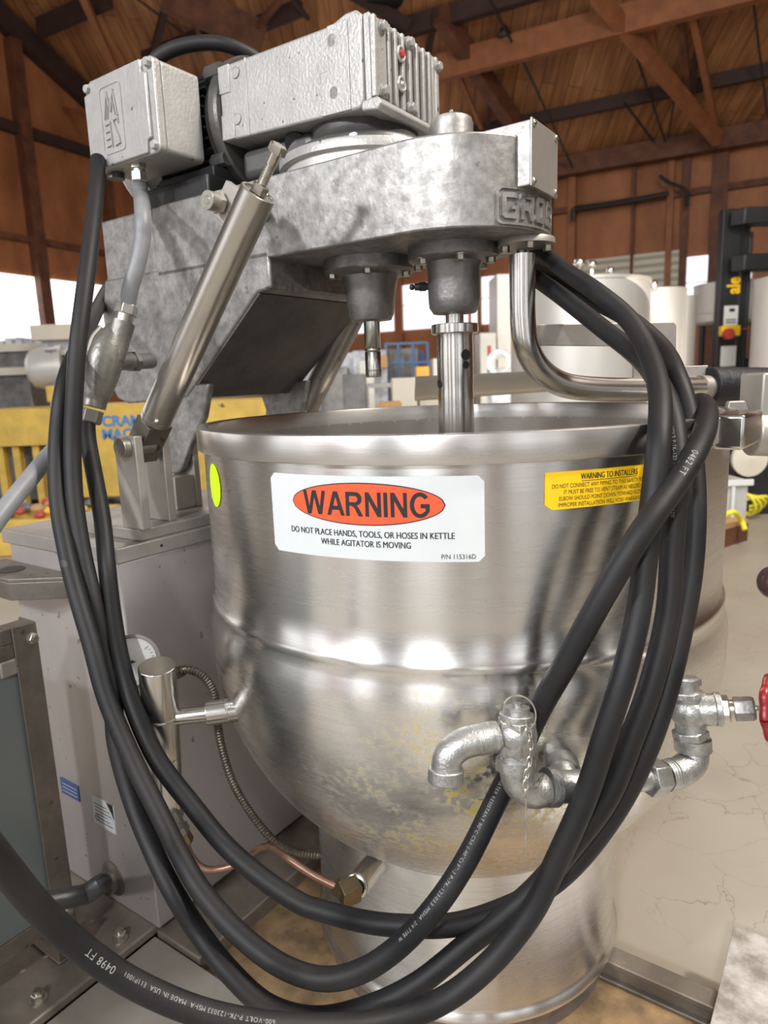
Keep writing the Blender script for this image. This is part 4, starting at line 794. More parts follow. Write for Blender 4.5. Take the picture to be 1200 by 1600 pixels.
for k, P_ in paths.items():
    pts = [PD(*p) for p in P_]; CP[k] = smooth_pts(pts, 10); g = G(); g.tube(CP[k], CR, n=22, sm=0)
    o = g.build('rubber_cable', 'rubber', smooth=60); tag(o, clab[k], 'cable', 'black rubber cables'); paths[k] = o
def cabletext(key, px0, txt, size, rev=False, off=0):
    P = CP[key]; o = paths[key]; best = min(range(len(P)), key=lambda i: (lambda q: (q[0]-px0[0])**2+(q[1]-px0[1])**2)(proj(P[i])))
    Ls = [0]
    for i in range(1, len(P)): Ls.append(Ls[-1]+(P[i]-P[i-1]).length)
    s0 = Ls[best]
    def f(x, y, z):
        if rev: x, y = -x, -y
        s_ = min(max(s0+x, 0), Ls[-1]-1e-6); j = 0
        lo, hi = 0, len(Ls)-2
        while lo < hi:
            md = (lo+hi+1)//2
            if Ls[md] <= s_: lo = md
            else: hi = md-1
        j = lo; t = (s_-Ls[j])/(Ls[j+1]-Ls[j]); p = P[j].lerp(P[j+1], t); T = (P[min(j+2, len(P)-1)]-P[max(j-1, 0)]).normalized()
        N_ = (CAM-p); N_ = (N_-T*N_.dot(T)).normalized(); B_ = N_.cross(T) ; a_ = (y+off)/CR
        return p+(N_*math.cos(a_)+B_*math.sin(a_))*(CR+.00025)
    g = G(); g.text(txt, size, f, bold=-.00006 if size < .006 else -.0001, spacing=1.15); g.build('printed_text', 'cableink', o, smooth=0)
def proj(P):
    v = P-CAM; d = v.dot(fw); return (600+F_PX*v.dot(RT)/d, 800-F_PX*v.dot(UP)/d)
cabletext('loop_outer', (148, 1497), '0498 FT', .0085, rev=True, off=.001)
cabletext('loop_outer', (300, 1578), '600-VOLT P-7K-123033 MSHA  MADE IN USA  E11P1001', .0052, rev=True, off=.003)
cabletext('loop_mid', (1072, 735), '0462 FT', .0085, rev=True, off=.001)
cabletext('loop_mid', (740, 1320), '600V  90°C (UL) WATER RESISTANT 90°C CSA (-40°C) FT-2 P-7K-123033 MSHA  2/4 TYPE W', .0050, rev=True, off=.004)
cabletext('loop_low', (1056, 740), 'VOLT P-7K-123 MSHA TYPE  E11P100', .0048, rev=True, off=.002)
g = G(); g.tube([PD(232, 128, 1.18), PD(240, 98, 1.16), PD(268, 78, 1.15), (PD(310, 68, 1.15)), PD(352, 70, 1.15), PD(400, 92, 1.17), PD(440, 130, 1.2)], .0118, n=20)
tag(g.build('rubber_cable', 'rubber', smooth=60), 'short arc of black cable showing above the motor and terminal box', 'cable', 'black rubber cables')

# ================================================================== SAFETY VALVE PIPEWORK
sv = thing('relief_valve_piping', 'galvanised pipe elbows with safety relief valve and pull ring in front of the bowl', 'pipework', ID, tuple(PD(810, 1250, .66)))
g = G(); g.tube([PD(775, 1150, .652), PD(752, 1155, .650), PD(722, 1163, .648), PD(702, 1180, .646), PD(697, 1202, .646), PD(696, 1214, .646)], .0142, n=28); el = g.build('outlet_elbow', 'galv', sv, smooth=60)
g = G(); g.cyl(PD(697, 1200, .646), PD(696, 1222, .646), .0168, n=32); g.build('elbow_collar', 'galv', el, bevel=.0015)
g = G(); g.cyl(PD(735, 1160, .649), PD(780, 1148, .652), .0128, n=24)
for i in range(9): t = .1+i*.07; g.torus(PD(744, 1158, .649).lerp(PD(780, 1148, .652), t), PD(780, 1148, .652)-PD(744, 1158, .649), .0133, .0012, n=24, k=6)
g.build('threaded_nipple', 'galv', el)
g = G(); vt, vb = PD(808, 1108, .655), PD(806, 1196, .655); vd = (vb-vt).normalized()
g.hexb(vt+vd*.010, vd, .0190, .034); g.cyl(vt+vd*.004, vt+vd*.012, .0165, n=32); g.cyl(vt+vd*.040, vt+vd*.052, .0150, n=28); g.ball(vt+vd*.024, .0195, 24); g.build('relief_valve', 'galv', sv, bevel=.001)
g = G(); g.cyl(vt+vd*-.002, vt+vd*.006, .0120, n=28); g.cyl(vt+vd*-.006, vt, .0045, n=12); g.build('valve_cap', 'galv', sv)
g = G(); g.tube([PD(806, 1192, .655), PD(807, 1206, .655), PD(814, 1226, .656), PD(832, 1236, .660), PD(850, 1234, .665)], .0158, n=28); g.cyl(PD(806, 1186, .655), PD(806, 1202, .655), .0190, n=32); e2 = g.build('inlet_elbow', 'galv', sv, smooth=60)
g = G(); g.cyl(PD(845, 1232, .665), PD(858, 1231, .668), .0135, n=24); g.tube([PD(856, 1230, .668), PD(900, 1228, .676), PD(940, 1226, .685)], .0155, n=28); g.cyl(PD(853, 1230, .667), PD(868, 1230, .670), .0185, n=32); te = g.build('pipe_tee', 'galv', sv, smooth=60)
g = G(); g.tube([PD(882, 1224, .680), PD(876, 1196, .70), PD(868, 1170, .74), PD(864, 1160, .78)], .0152, n=28); g.cyl(PD(879, 1208, .69), PD(876, 1194, .702), .0182, n=32); g.build('tee_branch', 'galv', te, smooth=60)
g = G(); g.cyl(PD(935, 1226, .684), PD(1020, 1216, .715), .0118, n=24); g.build('connecting_pipe', 'galv', sv)
g = G(); g.hexb(PD(1012, 1217, .712), PD(1042, 1212, .722)-PD(1012, 1217, .712), .0185, .022); g.build('hex_union', 'galv', sv, bevel=.001)
g = G(); rg = PD(813, 1118, .640); g.torus(rg+Vector((0, .004, 0)), Vector((.25, -.8, .55)), .0165, .0008, n=32, k=6); rgo = g.build('pull_ring', 'zinc', sv)
g = G(); cpts = [PD(824, 1136, .632), PD(829, 1160, .630), PD(827, 1190, .632), PD(822, 1215, .632), PD(821, 1238, .632)]; cc = smooth_pts(cpts, 8); L_ = sum((cc[i+1]-cc[i]).length for i in range(len(cc)-1)); nl = 11
for i in range(nl):
    p = cc[int(i/(nl-1)*(len(cc)-1))]; q = cc[min(len(cc)-1, int(i/(nl-1)*(len(cc)-1))+1)]; q0_ = cc[max(0, int(i/(nl-1)*(len(cc)-1))-1)]; d_ = (q-q0_).normalized(); s_ = Vector((1, .2, 0)) if i % 2 else Vector((.25, 1, 0)); s_ = (s_-d_*s_.dot(d_)).normalized(); nrm = s_.cross(d_)
    g.tube([p+(d_*math.cos(t)*.0052+s_*math.sin(t)*.0024) for t in [2*math.pi*j/12 for j in range(13)]], .0007, n=5, sm=0, cap=False)
g.tube([PD(822, 1236, .632), PD(821, 1290, .634), PD(820, 1338, .636)], .0010, n=6); g.tube([PD(818, 1235, .634), PD(840, 1228, .645), PD(850, 1210, .65), PD(838, 1222, .64)], .0006, n=5); g.build('seal_chain', 'zinc', sv)
wv = thing('steam_valve', 'galvanised angle valve with red handwheel at the right edge', 'valve', ID, tuple(PD(1075, 1220, .75)))
g = G(); g.tube([PD(1040, 1212, .722), PD(1058, 1208, .728), PD(1080, 1192, .735), PD(1084, 1170, .738), PD(1083, 1160, .738)], .0158, n=28); g.cyl(PD(1083, 1172, .738), PD(1082, 1154, .738), .0190, n=32)
for i in range(4): g.torus(PD(1040+i*4, 1212-i, .722+i*.001), PD(1058, 1208, .728)-PD(1040, 1212, .722), .0150, .0012, n=24, k=6)
g.build('lower_elbow', 'galv', wv, smooth=60)
g = G(); g.hexb(PD(1080, 1154, .738), PD(1078, 1140, .738)-PD(1080, 1154, .738), .0190, .010); g.cyl(PD(1080, 1145, .738), PD(1075, 1082, .738), .0158, n=32); g.ball(PD(1077, 1112, .738), .0195, 24); g.cyl(PD(1080, 1110, .738), PD(1124, 1108, .728), .0168, n=32); g.cyl(PD(1116, 1108, .73), PD(1127, 1108, .728), .0178, n=32); g.hexb(PD(1075, 1090, .738), PD(1074, 1078, .738)-PD(1075, 1090, .738), .0180, .008); vb_ = g.build('valve_body', 'galv', wv, bevel=.0012, smooth=50)
g = G(); g.cyl(PD(1074, 1080, .738), PD(1073, 1070, .738), .0125, n=24); g.hexb(PD(1073, 1070, .738), PD(1072, 1058, .738)-PD(1073, 1070, .738), .0150, .008); g.build('top_plug', 'galv', wv)
sx0, sx1 = PD(1127, 1108, .728), PD(1178, 1107, .716); sd = (sx1-sx0).normalized()
g = G(); g.hexb(sx0, sd, .0145, .008); g.cyl(sx0+sd*.006, sx0+sd*.014, .0095, n=24); g.build('bonnet', 'zinc', wv)
g = G(); g.hexb(sx0+sd*.012, sd, .0128, .020); g.build('packing_nut', 'castdark', wv, bevel=.001)
g = G(); g.cyl(sx0+sd*.030, sx0+sd*.060, .0032, n=16); g.build('valve_stem', 'zinc', wv)
g = G(); hc = sx0+sd*.048; hd = (sd+Vector((.0, -.45, .05))).normalized(); hx, hy, _ = orth(hd)
wp = [hc+(hx*math.cos(t)+hy*math.sin(t))*(.0300+.0018*math.cos(8*t)) for t in [2*math.pi*i/48 for i in range(49)]]; g.tube(wp, .0050, n=12, sm=0)
for i in range(4):
    t = math.pi/4+i*math.pi/2; g.tube([hc+hd*-.004, hc+hd*-.001+(hx*math.cos(t)+hy*math.sin(t))*.016, hc+(hx*math.cos(t)+hy*math.sin(t))*.029], lambda q: .0058-.001*q, n=10)
g.cyl(hc-hd*.010, hc+hd*.008, .0105, n=16); g.build('handwheel', 'red', wv, smooth=60)
g = G(); g.ball(PD(1212, 910, .62), .0155, 28); tag(g.build('knob', 'darkball'), 'dark round lever knob cut by the right edge', 'knob')

# ================================================================== FLOOR FRAME, PANEL
sk = thing('machine_skid', 'grey steel and wood skid base carrying the cabinet and kettle', 'skid', MF, (-.1, -.2, 0))
g = G(MF); g.box(-.85, -.388, -.95, .40, .082, .0985); bpz = g.build('base_plate', 'skidsteel', sk, bevel=.004)
g = G(MF); g.box(-.388, -.285, -.325, .40, .0, .090); g.build('channel_rail', 'concrete', sk, bevel=.003) if 0 else g.build('channel_rail', 'skidsteel', sk, bevel=.003)
g = G(MF); g.box(-.388, .10, -1.0, -.328, .072, .082); g.build('front_plate', 'floorplate', sk, bevel=.002) if 'floorplate' in M else g.build('front_plate', mat('worn_grey_floor_plate', (.27, .245, .205), .6, .05, var=.25, vscale=7, detail=9), sk, bevel=.002)
g = G(MF); g.box(-.285, .60, -.325, -.0, .040, .060); g.build('plywood_deck', 'pywhite', sk)
g = G(MF)
for y0 in (-.90, -.62, -.36): g.box(-.82, -.42, y0, y0+.09, 0, .082)
g.box(-.40, .10, -.42, -.34, 0, .072); g.box(-.27, .58, -.31, -.22, 0, .040); g.box(-.27, .58, -.10, -.02, 0, .040); g.build('timber_bearers', 'timber', sk)
g = G(MF); g.cyl((0, 0, 0), (0, 0, .0995), .230, n=64); g.build('pedestal_block', 'castdark', sk)
g = G(MF); g.box(.09, .62, .002, .030, .0, .084); g.box(.09, .62, -.003, .030, .084, .094); g.box(.09, .62, -.006, .003, .060, .066); g.build('edge_channel', 'edge', sk, bevel=.002) if 'edge' in M else g.build('edge_channel', 'angle2', sk, bevel=.002) if 'angle2' in M else g.build('edge_channel', 'skidsteel', sk, bevel=.002)
def floorbolt(px, par, z_=.0985, r_=.0085):
    p = ZW(px[0], px[1], z_); g = G(); g.cyl(p, p+Vector((0, 0, .0022)), r_*1.45, n=24); g.hexb(p+Vector((0, 0, .002)), (0, 0, 1), r_*1.1, .010); g.cyl(p+Vector((0, 0, .01)), p+Vector((0, 0, .017)), r_*.62, n=16); g.build('anchor_bolt', 'zinc', par)
floorbolt((60, 1562), bpz); floorbolt((188, 1467), bpz)
cpn_ = thing('panel_cabinet', 'grey control panel door in a rusty steel angle frame at the left edge', 'control panel', MF, (-.47, -.6, .0985))
PB = -.449
g = G(MF); g.box(PB-.003, PB, -.452, -.418, .106, .634); g.box(PB-.042, PB-.003, -.421, -.418, .125, .634); g.build('frame_post', 'angle', cpn_, bevel=.001)
g = G(MF); g.box(PB-.030, PB-.0035, -1.0, -.421, .612, .634) ; g.box(PB-.010, PB-.0035, -1.0, -.421, .585, .612); g.build('frame_rail', 'angle', cpn_, bevel=.001)
g = G(MF); g.box(PB-.012, PB-.0035, -1.0, -.425, .160, .185); g.box(PB-.035, PB-.0035, -1.0, -.425, .157, .160); g.build('frame_rail', 'angle', cpn_, bevel=.001)
g = G(MF); g.box(PB-.010, PB-.0065, -1.0, -.446, .185, .585); g.build('panel_door', 'panel', cpn_)
g = G(MF); g.box(PB-.14, PB-.011, -1.0, -.47, .19, .58); g.build('panel_enclosure', 'panel', cpn_)
for px in ((50, 997), (105, 1420)):
    c_ = BM(px[0], px[1], PB); g = G(MF); g.cyl(c_, c_+Vector((.0015, 0, 0)), .0085, n=20); g.hexb(c_+Vector((.001, 0, 0)), (1, 0, 0), .0072, .006); g.cyl(c_, c_+Vector((.011, 0, 0)), .004, n=12); g.build('frame_bolt', 'zinc', cpn_)
c_ = BM(20, 1042, PB); g = G(MF); g.box(-.030, -.002, -.016, .010, -.014, .010, Matrix.Translation(c_)); g.build('door_clip', 'steel_plate', cpn_, bevel=.003)
g = G(MF); g.box(PB-.095, PB+.003, -.455, -.405, .0985, .1035); g.box(PB-.001, PB+.003, -.455, -.405, .1035, .145); ftb = g.build('foot_bracket', 'angle', cpn_, bevel=.002)
for b_, a_ in ((-.53, -.43), (-.475, -.43)):
    g = G(MF); g.cyl((b_, a_, .1035), (b_, a_, .106), .011, n=20); g.hexb((b_, a_, .1055), (0, 0, 1), .0085, .009); g.build('foot_bolt', 'zinc', ftb)
g = G(MF); g.prism([(.386, -.42), (.386, .148), (.392, .152), (.95, .152), (.95, -.42)], .098, .108, 'z'); sb = tag(g.build('galvanised_sheet', 'slab', bevel=.001), 'mottled galvanised sheet corner at the lower right edge', 'metal sheet')
g = G(MF); g.box(.40, .94, -.40, .14, 0, .098); tag(g.build('timber_block', 'timber'), 'dark timber block under the mottled galvanised sheet', 'block')

# ================================================================== BACKGROUND
def vtank(xl, xr, yt, Y, z0, name, lab_, legs=False, dome=True, m_='tank', grp='storage tanks in the hall'):
    xc = (xl+xr)/2; c = YW(xc, 585, Y); r_ = (YW(xr, 585, Y)-YW(xl, 585, Y)).x/2; zt = YW(xc, yt, Y-r_).z; o = thing(name, lab_, 'tank', ID, (c.x, c.y, 0), grp)
    g = G(); g.lathe([(.001, z0), (r_*.93, z0), (r_, z0+.04), (r_, zt-.02), (r_*1.015, zt-.02), (r_*1.015, zt), (r_*.97, zt+.005), (r_*.9, zt-.01), (.001, zt+.02)], c=(c.x, c.y, 0), n=64); g.build('tank_shell', m_, o, smooth=40)
    g = G(); g.torus((c.x, c.y, z0+(zt-z0)*.28), (0, 0, 1), r_*1.0, .006, n=64, k=6); g.build('weld_band', m_, o)
    if z0 > .1:
        for k in range(3):
            t = 2*math.pi*k/3+.9; g = G(); g.cyl((c.x+r_*.75*math.cos(t), c.y+r_*.75*math.sin(t), 0), (c.x+r_*.75*math.cos(t), c.y+r_*.75*math.sin(t), z0+.05), .04, n=12); g.build('leg', 'forkblack', o)
    return o, c, r_, zt
def knobtop(o, px, Y, r_=.05):
    p = YW(px[0], px[1], Y); g = G(); g.cyl(p-Vector((0, 0, r_*1.6)), p, r_*.35, n=10); g.ball(p, r_*.8, 12); g.build('lid_clamp', 'steel_pol', o)
o, c, r_, zt = vtank(800, 1005, 430, 5.2, .12, 'storage_tank', 'widest pale steel tank, directly behind the black cables'); knobtop(o, (905, 412), 5.0, .055); knobtop(o, (925, 414), 5.3, .045); knobtop(o, (953, 424), 5.0, .04)
o, *_ = vtank(980, 1064, 449, 6.6, .12, 'storage_tank', 'pale steel tank just right of the widest tank, with a small round lid knob'); knobtop(o, (1022, 444), 6.2, .04)
vtank(1040, 1082, 462, 8.4, .12, 'storage_tank', 'narrow distant tank between the second tank and the tank on legs')
vtank(1083, 1190, 437, 10.2, 1.55, 'storage_tank', 'pale steel tank raised on dark legs beside the black mast')
vtank(1179, 1330, 422, 7.3, .12, 'storage_tank', 'pale tank cut by the right edge beyond the black mast')

FY = 8.5
fk = thing('forklift_mast', 'tall black lift-truck mast with yellow lettering on its upright', 'forklift', ID, tuple(YW(1150, 690, FY))[:2]+(0,))
def ybox(g, x0, x1, y0, y1, Y, d_, z0=None):
    p, q = YW(x0, y0, Y), YW(x1, y1, Y); zz = sorted((p.z, q.z)); 
    if z0 is not None: zz[0] = z0
    g.box(min(p.x, q.x), max(p.x, q.x), Y, Y+d_, zz[0], zz[1]); return g
g = G(); a_, b_ = YW(1135, 326, FY), YW(1165, 326, FY); g.box(a_.x-.03, b_.x-.03, FY, FY+.12, .0, a_.z); up_ = g.build('mast_upright', 'forkblack', fk, bevel=.01)
g = G(); g.box(b_.x+.02, b_.x+.10, FY+.05, FY+.2, .0, a_.z-.08); g.build('mast_channel', 'forkblack', fk)
g = G(); g.cyl((b_.x+.14, FY+.12, .0), (b_.x+.14, FY+.12, a_.z-.25), .028); g.build('lift_chain_tube', 'forkblack', fk)
for y_ in (340, 412):
    g = G(); p, q = YW(1143, y_, FY-.12), YW(1240, y_, FY-.12); g.prism([(p.x, FY-.10), (p.x+.10, FY-.22), (q.x, FY-.22), (q.x, FY+.05), (p.x+.08, FY-.01)], p.z-.09, p.z+.09, 'z'); g.build('mast_crosshead', 'forkblack', fk, bevel=.015)
g = G(); tp = YW(1147, 446, FY-.004); g.text('ale', .24, lambda x, y, z: tp+Vector((-y*.9, -.004, x*.70)), bold=.008); g.build('yellow_lettering', 'yellowlab', fk, smooth=0)
g = G(); ybox(g, 1132, 1152, 478, 510, FY-.006, .006); dl = g.build('decal', 'white', fk, smooth=0)
g = G(); ybox(g, 1140, 1148, 482, 487, FY-.010, .004); ybox(g, 1134, 1150, 499, 500, FY-.010, .004); ybox(g, 1134, 1150, 503, 504, FY-.010, .004); g.build('decal_print', 'ink', dl, smooth=0)
g = G(); ybox(g, 1129, 1157, 509, 524, FY-.10, .095); g.build('switch_box', 'yellowlab', fk, bevel=.01)
g = G(); p = YW(1136, 522, FY-.10); g.cyl(p, p-Vector((0, .07, 0)), .062, n=20); g.build('stop_button', 'redplug', fk)
g = G(); ybox(g, 1127, 1149, 541, 572, FY-.006, .006); g.build('decal', 'white', fk, smooth=0)
g = G(); p = YW(1160, 514, FY-.02); g.cyl((p.x, p.y, p.z), (p.x+.14, p.y, p.z+.004), .009); g.build('red_clip', 'redplug', fk)
g = G(); ybox(g, 1150, 1240, 560, 690, FY+.25, .6, 0); g.build('truck_body', 'forkblack', fk, bevel=.05)

# left: yellow machine table with grey motor
ty = thing('yellow_machine_table', 'yellow painted machine bench with blue lettering behind the cables at left', 'machine table', ID, tuple(YW(120, 760, 5.6))[:2]+(0,))
TY = 5.6
zt_ = YW(120, 636, TY).z; xl_, xr_ = YW(-60, 640, TY).x, YW(420, 640, TY).x
g = G(); g.box(xl_, YW(112, 640, TY).x, TY, TY+.9, YW(40, 697, TY).z, zt_-.0); g.build('table_top', 'yellow', ty, bevel=.008)
g = G(); g.box(YW(112, 640, TY).x, xr_, TY-.05, TY+.9, .10, zt_+.01); tf = g.build('lettered_side', 'yellow', ty, bevel=.01)
tp = YW(192, 668, TY-.052); g = G(); g.text('CRAMER', .115, lambda x, y, z: tp+Vector((x*1.0+.06, -.002, y+.05)), bold=.004); g.text('MACHINE', .115, lambda x, y, z: tp+Vector((x*1.0+.08, -.002, y-.055)), bold=.004); g.build('blue_lettering', 'blue', tf, smooth=0)
for x_ in (8, 33, 64, 98): g = G(); p = YW(x_, 760, TY+.05); g.box(p.x-.028, p.x+.028, TY+.04, TY+.12, 0, zt_-.25); g.build('leg', 'yellow', ty, smooth=0)
for x_ in (8, 60): g = G(); p = YW(x_, 760, TY+.8); g.box(p.x-.06, p.x+.06, TY+.75, TY+.85, 0, zt_-.25); g.build('leg', 'yellow', ty, smooth=0)
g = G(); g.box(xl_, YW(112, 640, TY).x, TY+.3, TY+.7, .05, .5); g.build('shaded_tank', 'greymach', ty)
g = G(); ybox(g, 70, 96, 603, 628, TY+.1, .2); g.build('motor_pedestal', 'yellow', ty, bevel=.01)
mo = thing('bench_motor', 'bright grey electric motor on the yellow machine bench', 'motor', ID, tuple(YW(80, 628, TY+.1)))
g = G(); p, q = YW(42, 577, TY+.2), YW(92, 574, TY+.25); g.lathe([(.001, 0), (.09, .01), (.15, .05), (.17, .12), (.17, (q-p).length), (.18, (q-p).length), (.18, (q-p).length+.05), (.001, (q-p).length+.05)], c=p, axis=(q-p), n=32); g.build('motor_body', 'plasticbg', mo)
g = G(); p = YW(106, 580, TY+.3); g.cyl(p, p+Vector((.26, .07, 0)), .15, n=24); g.box(p.x-.09, p.x-.0, TY+.12, TY+.48, p.z-.25, p.z+.17); g.build('motor_flange', 'greymach', mo)
g = G(); ybox(g, 60, 140, 548, 553, TY+.2, .3); g.build('shelf_edge', 'plasticbg', mo, smooth=0)
g = G(); ybox(g, 45, 118, 508, 530, 6.9, .3); bx = tag(g.build('beige_crossbeam', 'beige', bevel=.01), 'beige machine crossbeam in front of the left wall windows', 'beam')
g = G(); ybox(g, 57, 112, 530, 1, 3.95, .2, 0.9) if 0 else ybox(g, 66, 112, 530, 560, 7.0, .25, 0.0); tag(g.build('machine_column', 'wrap'), 'glassy grey machine column under the beige crossbeam', 'machine')
dk = thing('dark_cabinet_machine', 'dark-fronted machine at the left edge below the windows', 'machine', ID, tuple(YW(20, 700, 7.4))[:2]+(0,))
g = G(); ybox(g, -60, 66, 546, 577, 7.4, .5); g.build('dark_hood', 'greymach', dk, bevel=.01)
g = G(); ybox(g, -60, 72, 540, 547, 7.35, .6); ybox(g, -60, 66, 577, 584, 7.38, .5); g.build('hood_trim', 'beige', dk, smooth=0)
g = G(); ybox(g, -60, 50, 584, 600, 7.5, .5, 0); g.build('machine_body', 'greymach', dk)
g = G()
for i, (x_, y_) in enumerate(((-8, 532), (6, 530), (22, 531), (38, 530), (52, 531))): ybox(g, x_, x_+12, y_-(i % 3)*2, 541, 7.5, .3)
g.build('parts_on_top', 'wrap', dk, bevel=.01)
g = G(); ybox(g, 44, 52, 590, 634, 6.0, .1); tag(g.build('grey_post', 'greymach'), 'short grey post standing on the yellow bench', 'post')
# crate of parts below the yellow bench
cr = thing('parts_crate', 'yellow crate of red and yellow parts under the bench at left', 'crate', ID, tuple(ZW(60, 860, 0)))
p = ZW(60, 868, 0); g = G(); g.box(p.x-.35, p.x+.35, p.y, p.y+.45, 0, .22); g.build('crate_body', 'yellow', cr, bevel=.01)
for k in range(26):
    g = G(); c_ = Vector((p.x-.3+random.random()*.6, p.y+random.random()*.4, .24+random.random()*.03)); g.ball(c_, .03+random.random()*.02, 10, (1, 1, .7)); g.build('loose_part', ('redplug', 'yellow', 'cardboard', 'greymach')[k % 4], cr)
# far clutter in the middle
def item(name, m_, x0, x1, y0, y1, Y, lab_, cat, d_=.4, z0=None, bevel=.01, group=None):
    g = G(); ybox(g, x0, x1, y0, y1, Y, d_, z0); return tag(g.build(name, m_, bevel=bevel), lab_, cat, group)
def table(name, x0, x1, yt, Y, m_, lab_, cat='table'):
    p, q = YW(x0, yt, Y), YW(x1, yt, Y); o = thing(name, lab_, cat, ID, ((p.x+q.x)/2, Y, 0)); zt = (p.z+q.z)/2
    g = G(); g.box(p.x, q.x, Y, Y+.8, zt-.04, zt); g.build('top', m_, o)
    for sx in (p.x+.05, q.x-.05):
        for sy in (Y+.05, Y+.75): g = G(); g.box(sx-.03, sx+.03, sy-.03, sy+.03, 0, zt-.04); g.build('leg', m_, o)
    return zt
item('steel_drum_crate', 'plasticbg', 676, 700, 560, 630, 7.8, 'grey crate right of the blue wire cage', 'crate', .5, 0)
item('stacked_bin', 'bluelab', 640, 664, 548, 572, 10.2, 'dark blue bin stacked inside the blue wire cage', 'bin', .5, None)
item('film_roll_load', 'wrap', 520, 556, 552, 612, 10.0, 'film-wrapped load beside the dark machine frame near the far lift cylinder', 'pallet load', .6, 0)
item('cream_panel', 'beige', 655, 690, 604, 632, 6.0, 'low cream panel behind the left end of the folded cover', 'panel', .2, 0)
item('brown_carton', 'cardboard', 588, 606, 556, 575, 8.6, 'brown carton on top of the wrapped machine', 'box', .3, None)
item('grey_housing', 'plasticbg', 560, 585, 563, 600, 8.0, 'light grey housing left of the secondary shaft end', 'machine', .4, 0)
item('wrapped_machine', 'wrap', 550, 606, 548, 600, 9.0, 'machine wrapped in clear film left of the grey crate', 'machine', .8, 0)
item('grey_crate', 'greymach', 606, 655, 545, 600, 9.6, 'large dark grey crate inside the blue wire cage', 'crate', .8, 0)
ca = thing('wire_cage', 'blue wire cage rising behind the kettle near the far wall', 'cage', ID, tuple(YW(630, 600, 9.3))[:2]+(0,))
g = G()
for x_ in (603, 622, 645, 668): p = YW(x_, 536, 9.3); g.cyl((p.x, 9.3, 0), (p.x, 9.3, p.z), .02, n=8)
g.build('cage_posts', 'bluemetal', ca)
g = G(); p, q = YW(603, 538, 9.3), YW(668, 534, 9.3)
for z_ in (p.z, p.z-.25, p.z-.5): g.cyl((p.x, 9.3, z_), (q.x, 9.3, z_), .018, n=8)
g.build('cage_rails', 'bluemetal', ca)
item('orange_box', 'orangebox', 650, 671, 573, 590, 7.0, 'orange box above the folded kettle cover', 'box', .3, None)
zt2 = table('steel_bench', 560, 680, 598, 6.6, 'greymach', 'pale work bench seen just above the kettle rim, left of the main shaft', 'bench')
item('white_machine', 'beige', 612, 652, 591, 628, 5.8, 'cream machine housing standing behind the kettle rim', 'machine', .5, 0)
item('grey_machine', 'greymach', 535, 572, 585, 630, 5.9, 'grey machine standing left of the cream housing', 'machine', .5, 0)
item('cardboard_box', 'cardboard', 592, 628, 629, 637, 5.2, 'flat cardboard box just over the kettle rim', 'box', .3, 0)
item('white_cabinet', 'tank', 776, 806, 428, 590, 8.4, 'tall white cabinet between the main shaft and the bent tube', 'cabinet', .6, 0)
item('grey_locker', 'plasticbg', 750, 776, 520, 590, 8.0, 'small grey locker left of the tall white cabinet', 'cabinet', .5, 0)
wr = thing('wrapped_bundle', 'white wrapped bundle with hoses behind the bent tube', 'bundle', ID, tuple(YW(785, 570, 6.5))[:2]+(0,))
g = G()
for i in range(5): g.torus(YW(780+i*3, 566+i*2, 6.5), (.3, -1, .2*i), .10+.012*i, .022, n=20, k=8)
g.build('coiled_hose', 'white', wr)
g = G(); ybox(g, 768, 800, 575, 600, 6.5, .3, 0); g.build('bundle_base', 'wrap', wr, bevel=.02)
item('fire_extinguisher', 'redplug', 763, 768, 540, 556, 7.6, 'small red and white cylinder beside the grey locker', 'extinguisher', .08, None)
item('process_machine', 'greymach', 500, 545, 575, 632, 7.4, 'dark machine frame behind the far lift cylinder', 'machine', .6, 0)
item('shrink_wrapped_pallet', 'wrap', 470, 520, 560, 610, 8.4, 'film-wrapped pallet load far left of the secondary shaft', 'pallet load', .8, 0)
# right: round wheel, steel box, pallets with yellow strap
wl = thing('pipe_flange', 'round beige wheel-like flange below the trunnion at right', 'flange', ID, tuple(YW(1168, 715, 4.3))[:2]+(0,))
g = G(); p = YW(1168, 716, 4.3); g.lathe([(.001, .0), (.055, .0), (.065, -.018), (.083, -.009), (.093, .0), (.108, .0), (.112, .035), (.001, .05)], c=p, axis=(0, -1, 0), n=32); fl_ = g.build('flange_disc', 'beige', wl)
for k in range(6): t = k*math.pi/3; g = G(); g.hexb(p+Vector((.088*math.cos(t), -.004, .088*math.sin(t))), (0, -1, 0), .014, .018); g.build('flange_bolt', 'beige', fl_)
g = G(); g.box(p.x-.05, p.x+.05, p.y+.04, p.y+.16, 0, p.z+.05); g.build('flange_stand', 'forkblack', wl)
sb_ = thing('steel_bin', 'pale open steel bin standing on the floor right of the kettle', 'bin', ID, tuple(YW(1145, 800, 3.9))[:2]+(0,))
p, q = YW(1112, 752, 3.9), YW(1170, 752, 3.9); g = G(); g.box(p.x, q.x, 3.9, 4.5, .02, p.z); g.build('bin_body', 'plasticbg', sb_, bevel=.008)
g = G(); g.box(p.x-.02, q.x+.02, 3.88, 3.9, p.z-.03, p.z+.005); g.box(q.x-.10, q.x-.08, 3.885, 3.9, .02, p.z-.03); g.build('bin_rim', 'white', sb_, bevel=.003)
pk = thing('fork_pallet', 'worn wooden pallet end beside the yellow straps on the floor', 'pallet', ID, tuple(ZW(1148, 850, 0)))
p = ZW(1150, 850, 0); R_ = Matrix.Translation(p) @ Matrix.Rotation(math.radians(35), 4, 'Z')
for i in range(3): g = G(); g.box(-.30, .12, .10*i, .10*i+.085, .10, .122, R_); g.build('deck_board', 'cardboard', pk)
for y0 in (0, .22): g = G(); g.box(-.30, .12, y0, y0+.06, 0, .10, R_); g.build('bearer', 'timber', pk)
g = G()
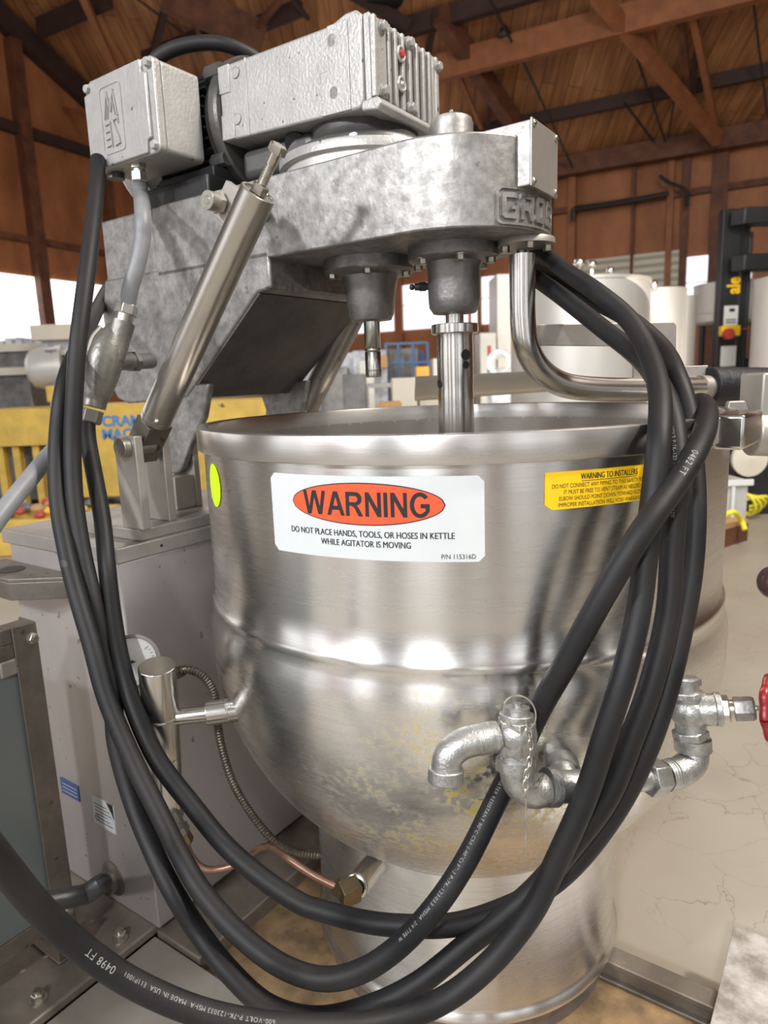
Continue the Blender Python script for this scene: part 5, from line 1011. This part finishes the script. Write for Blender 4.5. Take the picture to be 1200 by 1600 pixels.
for i in range(4): c_ = ZW(1168, 812, 0)+Vector((0, 0, .10)); g.torus(c_+Vector((.02*i-.03, .015*i, .0)), (.8-.3*i, .5, .3+.2*i), .075+.012*i, .010, n=24, k=6)
tag(g.build('yellow_strap', 'brightyellow'), 'coiled bundle of bright yellow strap on the floor at right', 'strap')
g = G(); g.tube([ZW(1130, 806, .18), ZW(1146, 800, .20), ZW(1158, 812, .14), ZW(1164, 828, .09)], .014, n=8); tag(g.build('yellow_strap', 'brightyellow'), 'single yellow strap draped over the wooden pallet', 'strap')
item('black_cabinet', 'forkblack', 1175, 1260, 690, 765, 4.4, 'dark equipment at the right edge beyond the beige flange', 'equipment', .5, 0)
g = G(); g.ball(ZW(1190, 780, .03), .035, 12, (1, 1, .7)); tag(g.build('orange_part', 'orangebox'), 'small orange part on the floor at the right edge', 'part')
g = G(); p = YW(1163, 672, 7.6); g.box(p.x-.05, p.x+.05, 7.6, 7.68, 0, p.z+.16); tag(g.build('yellow_guard_post', 'yellow'), 'yellow and black post behind the lip bracket', 'post')
# lamp seen on the roof and sprinkler pipe on the end wall
g = G(WF); p = RP(788, 60, .3); g.lathe([(.001, 0), (.10, 0), (.13, .06), (.06, .16), (.03, .2)], c=p, n=24); tag(g.build('ceiling_fixture', 'forkblack'), 'small dark round fixture under the roof boards', 'light fixture')
g = G(WF); p = RP(602, 3, .3); g.lathe([(.001, 0), (.30, 0), (.34, .10), (.2, .3), (.05, .4)], c=p, n=24); tag(g.build('ceiling_fixture', 'forkblack'), 'large dark round fixture above the gearbox at the top edge', 'light fixture')
g = G(WF); g.tube([NW(896, 326, 15.6), NW(960, 318, 15.6), NW(1045, 302, 15.6)], .045, n=10); g.tube([NW(896, 326, 15.6), NW(896, 345, 15.6)], .05, n=8); g.tube([NW(1030, 275, 15.6), NW(1045, 285, 15.6), NW(1072, 298, 15.6), NW(1074, 322, 15.6)], .035, n=8); tag(g.build('wall_pipe', 'forkblack'), 'dark pipe run with brackets high on the end wall', 'pipe')
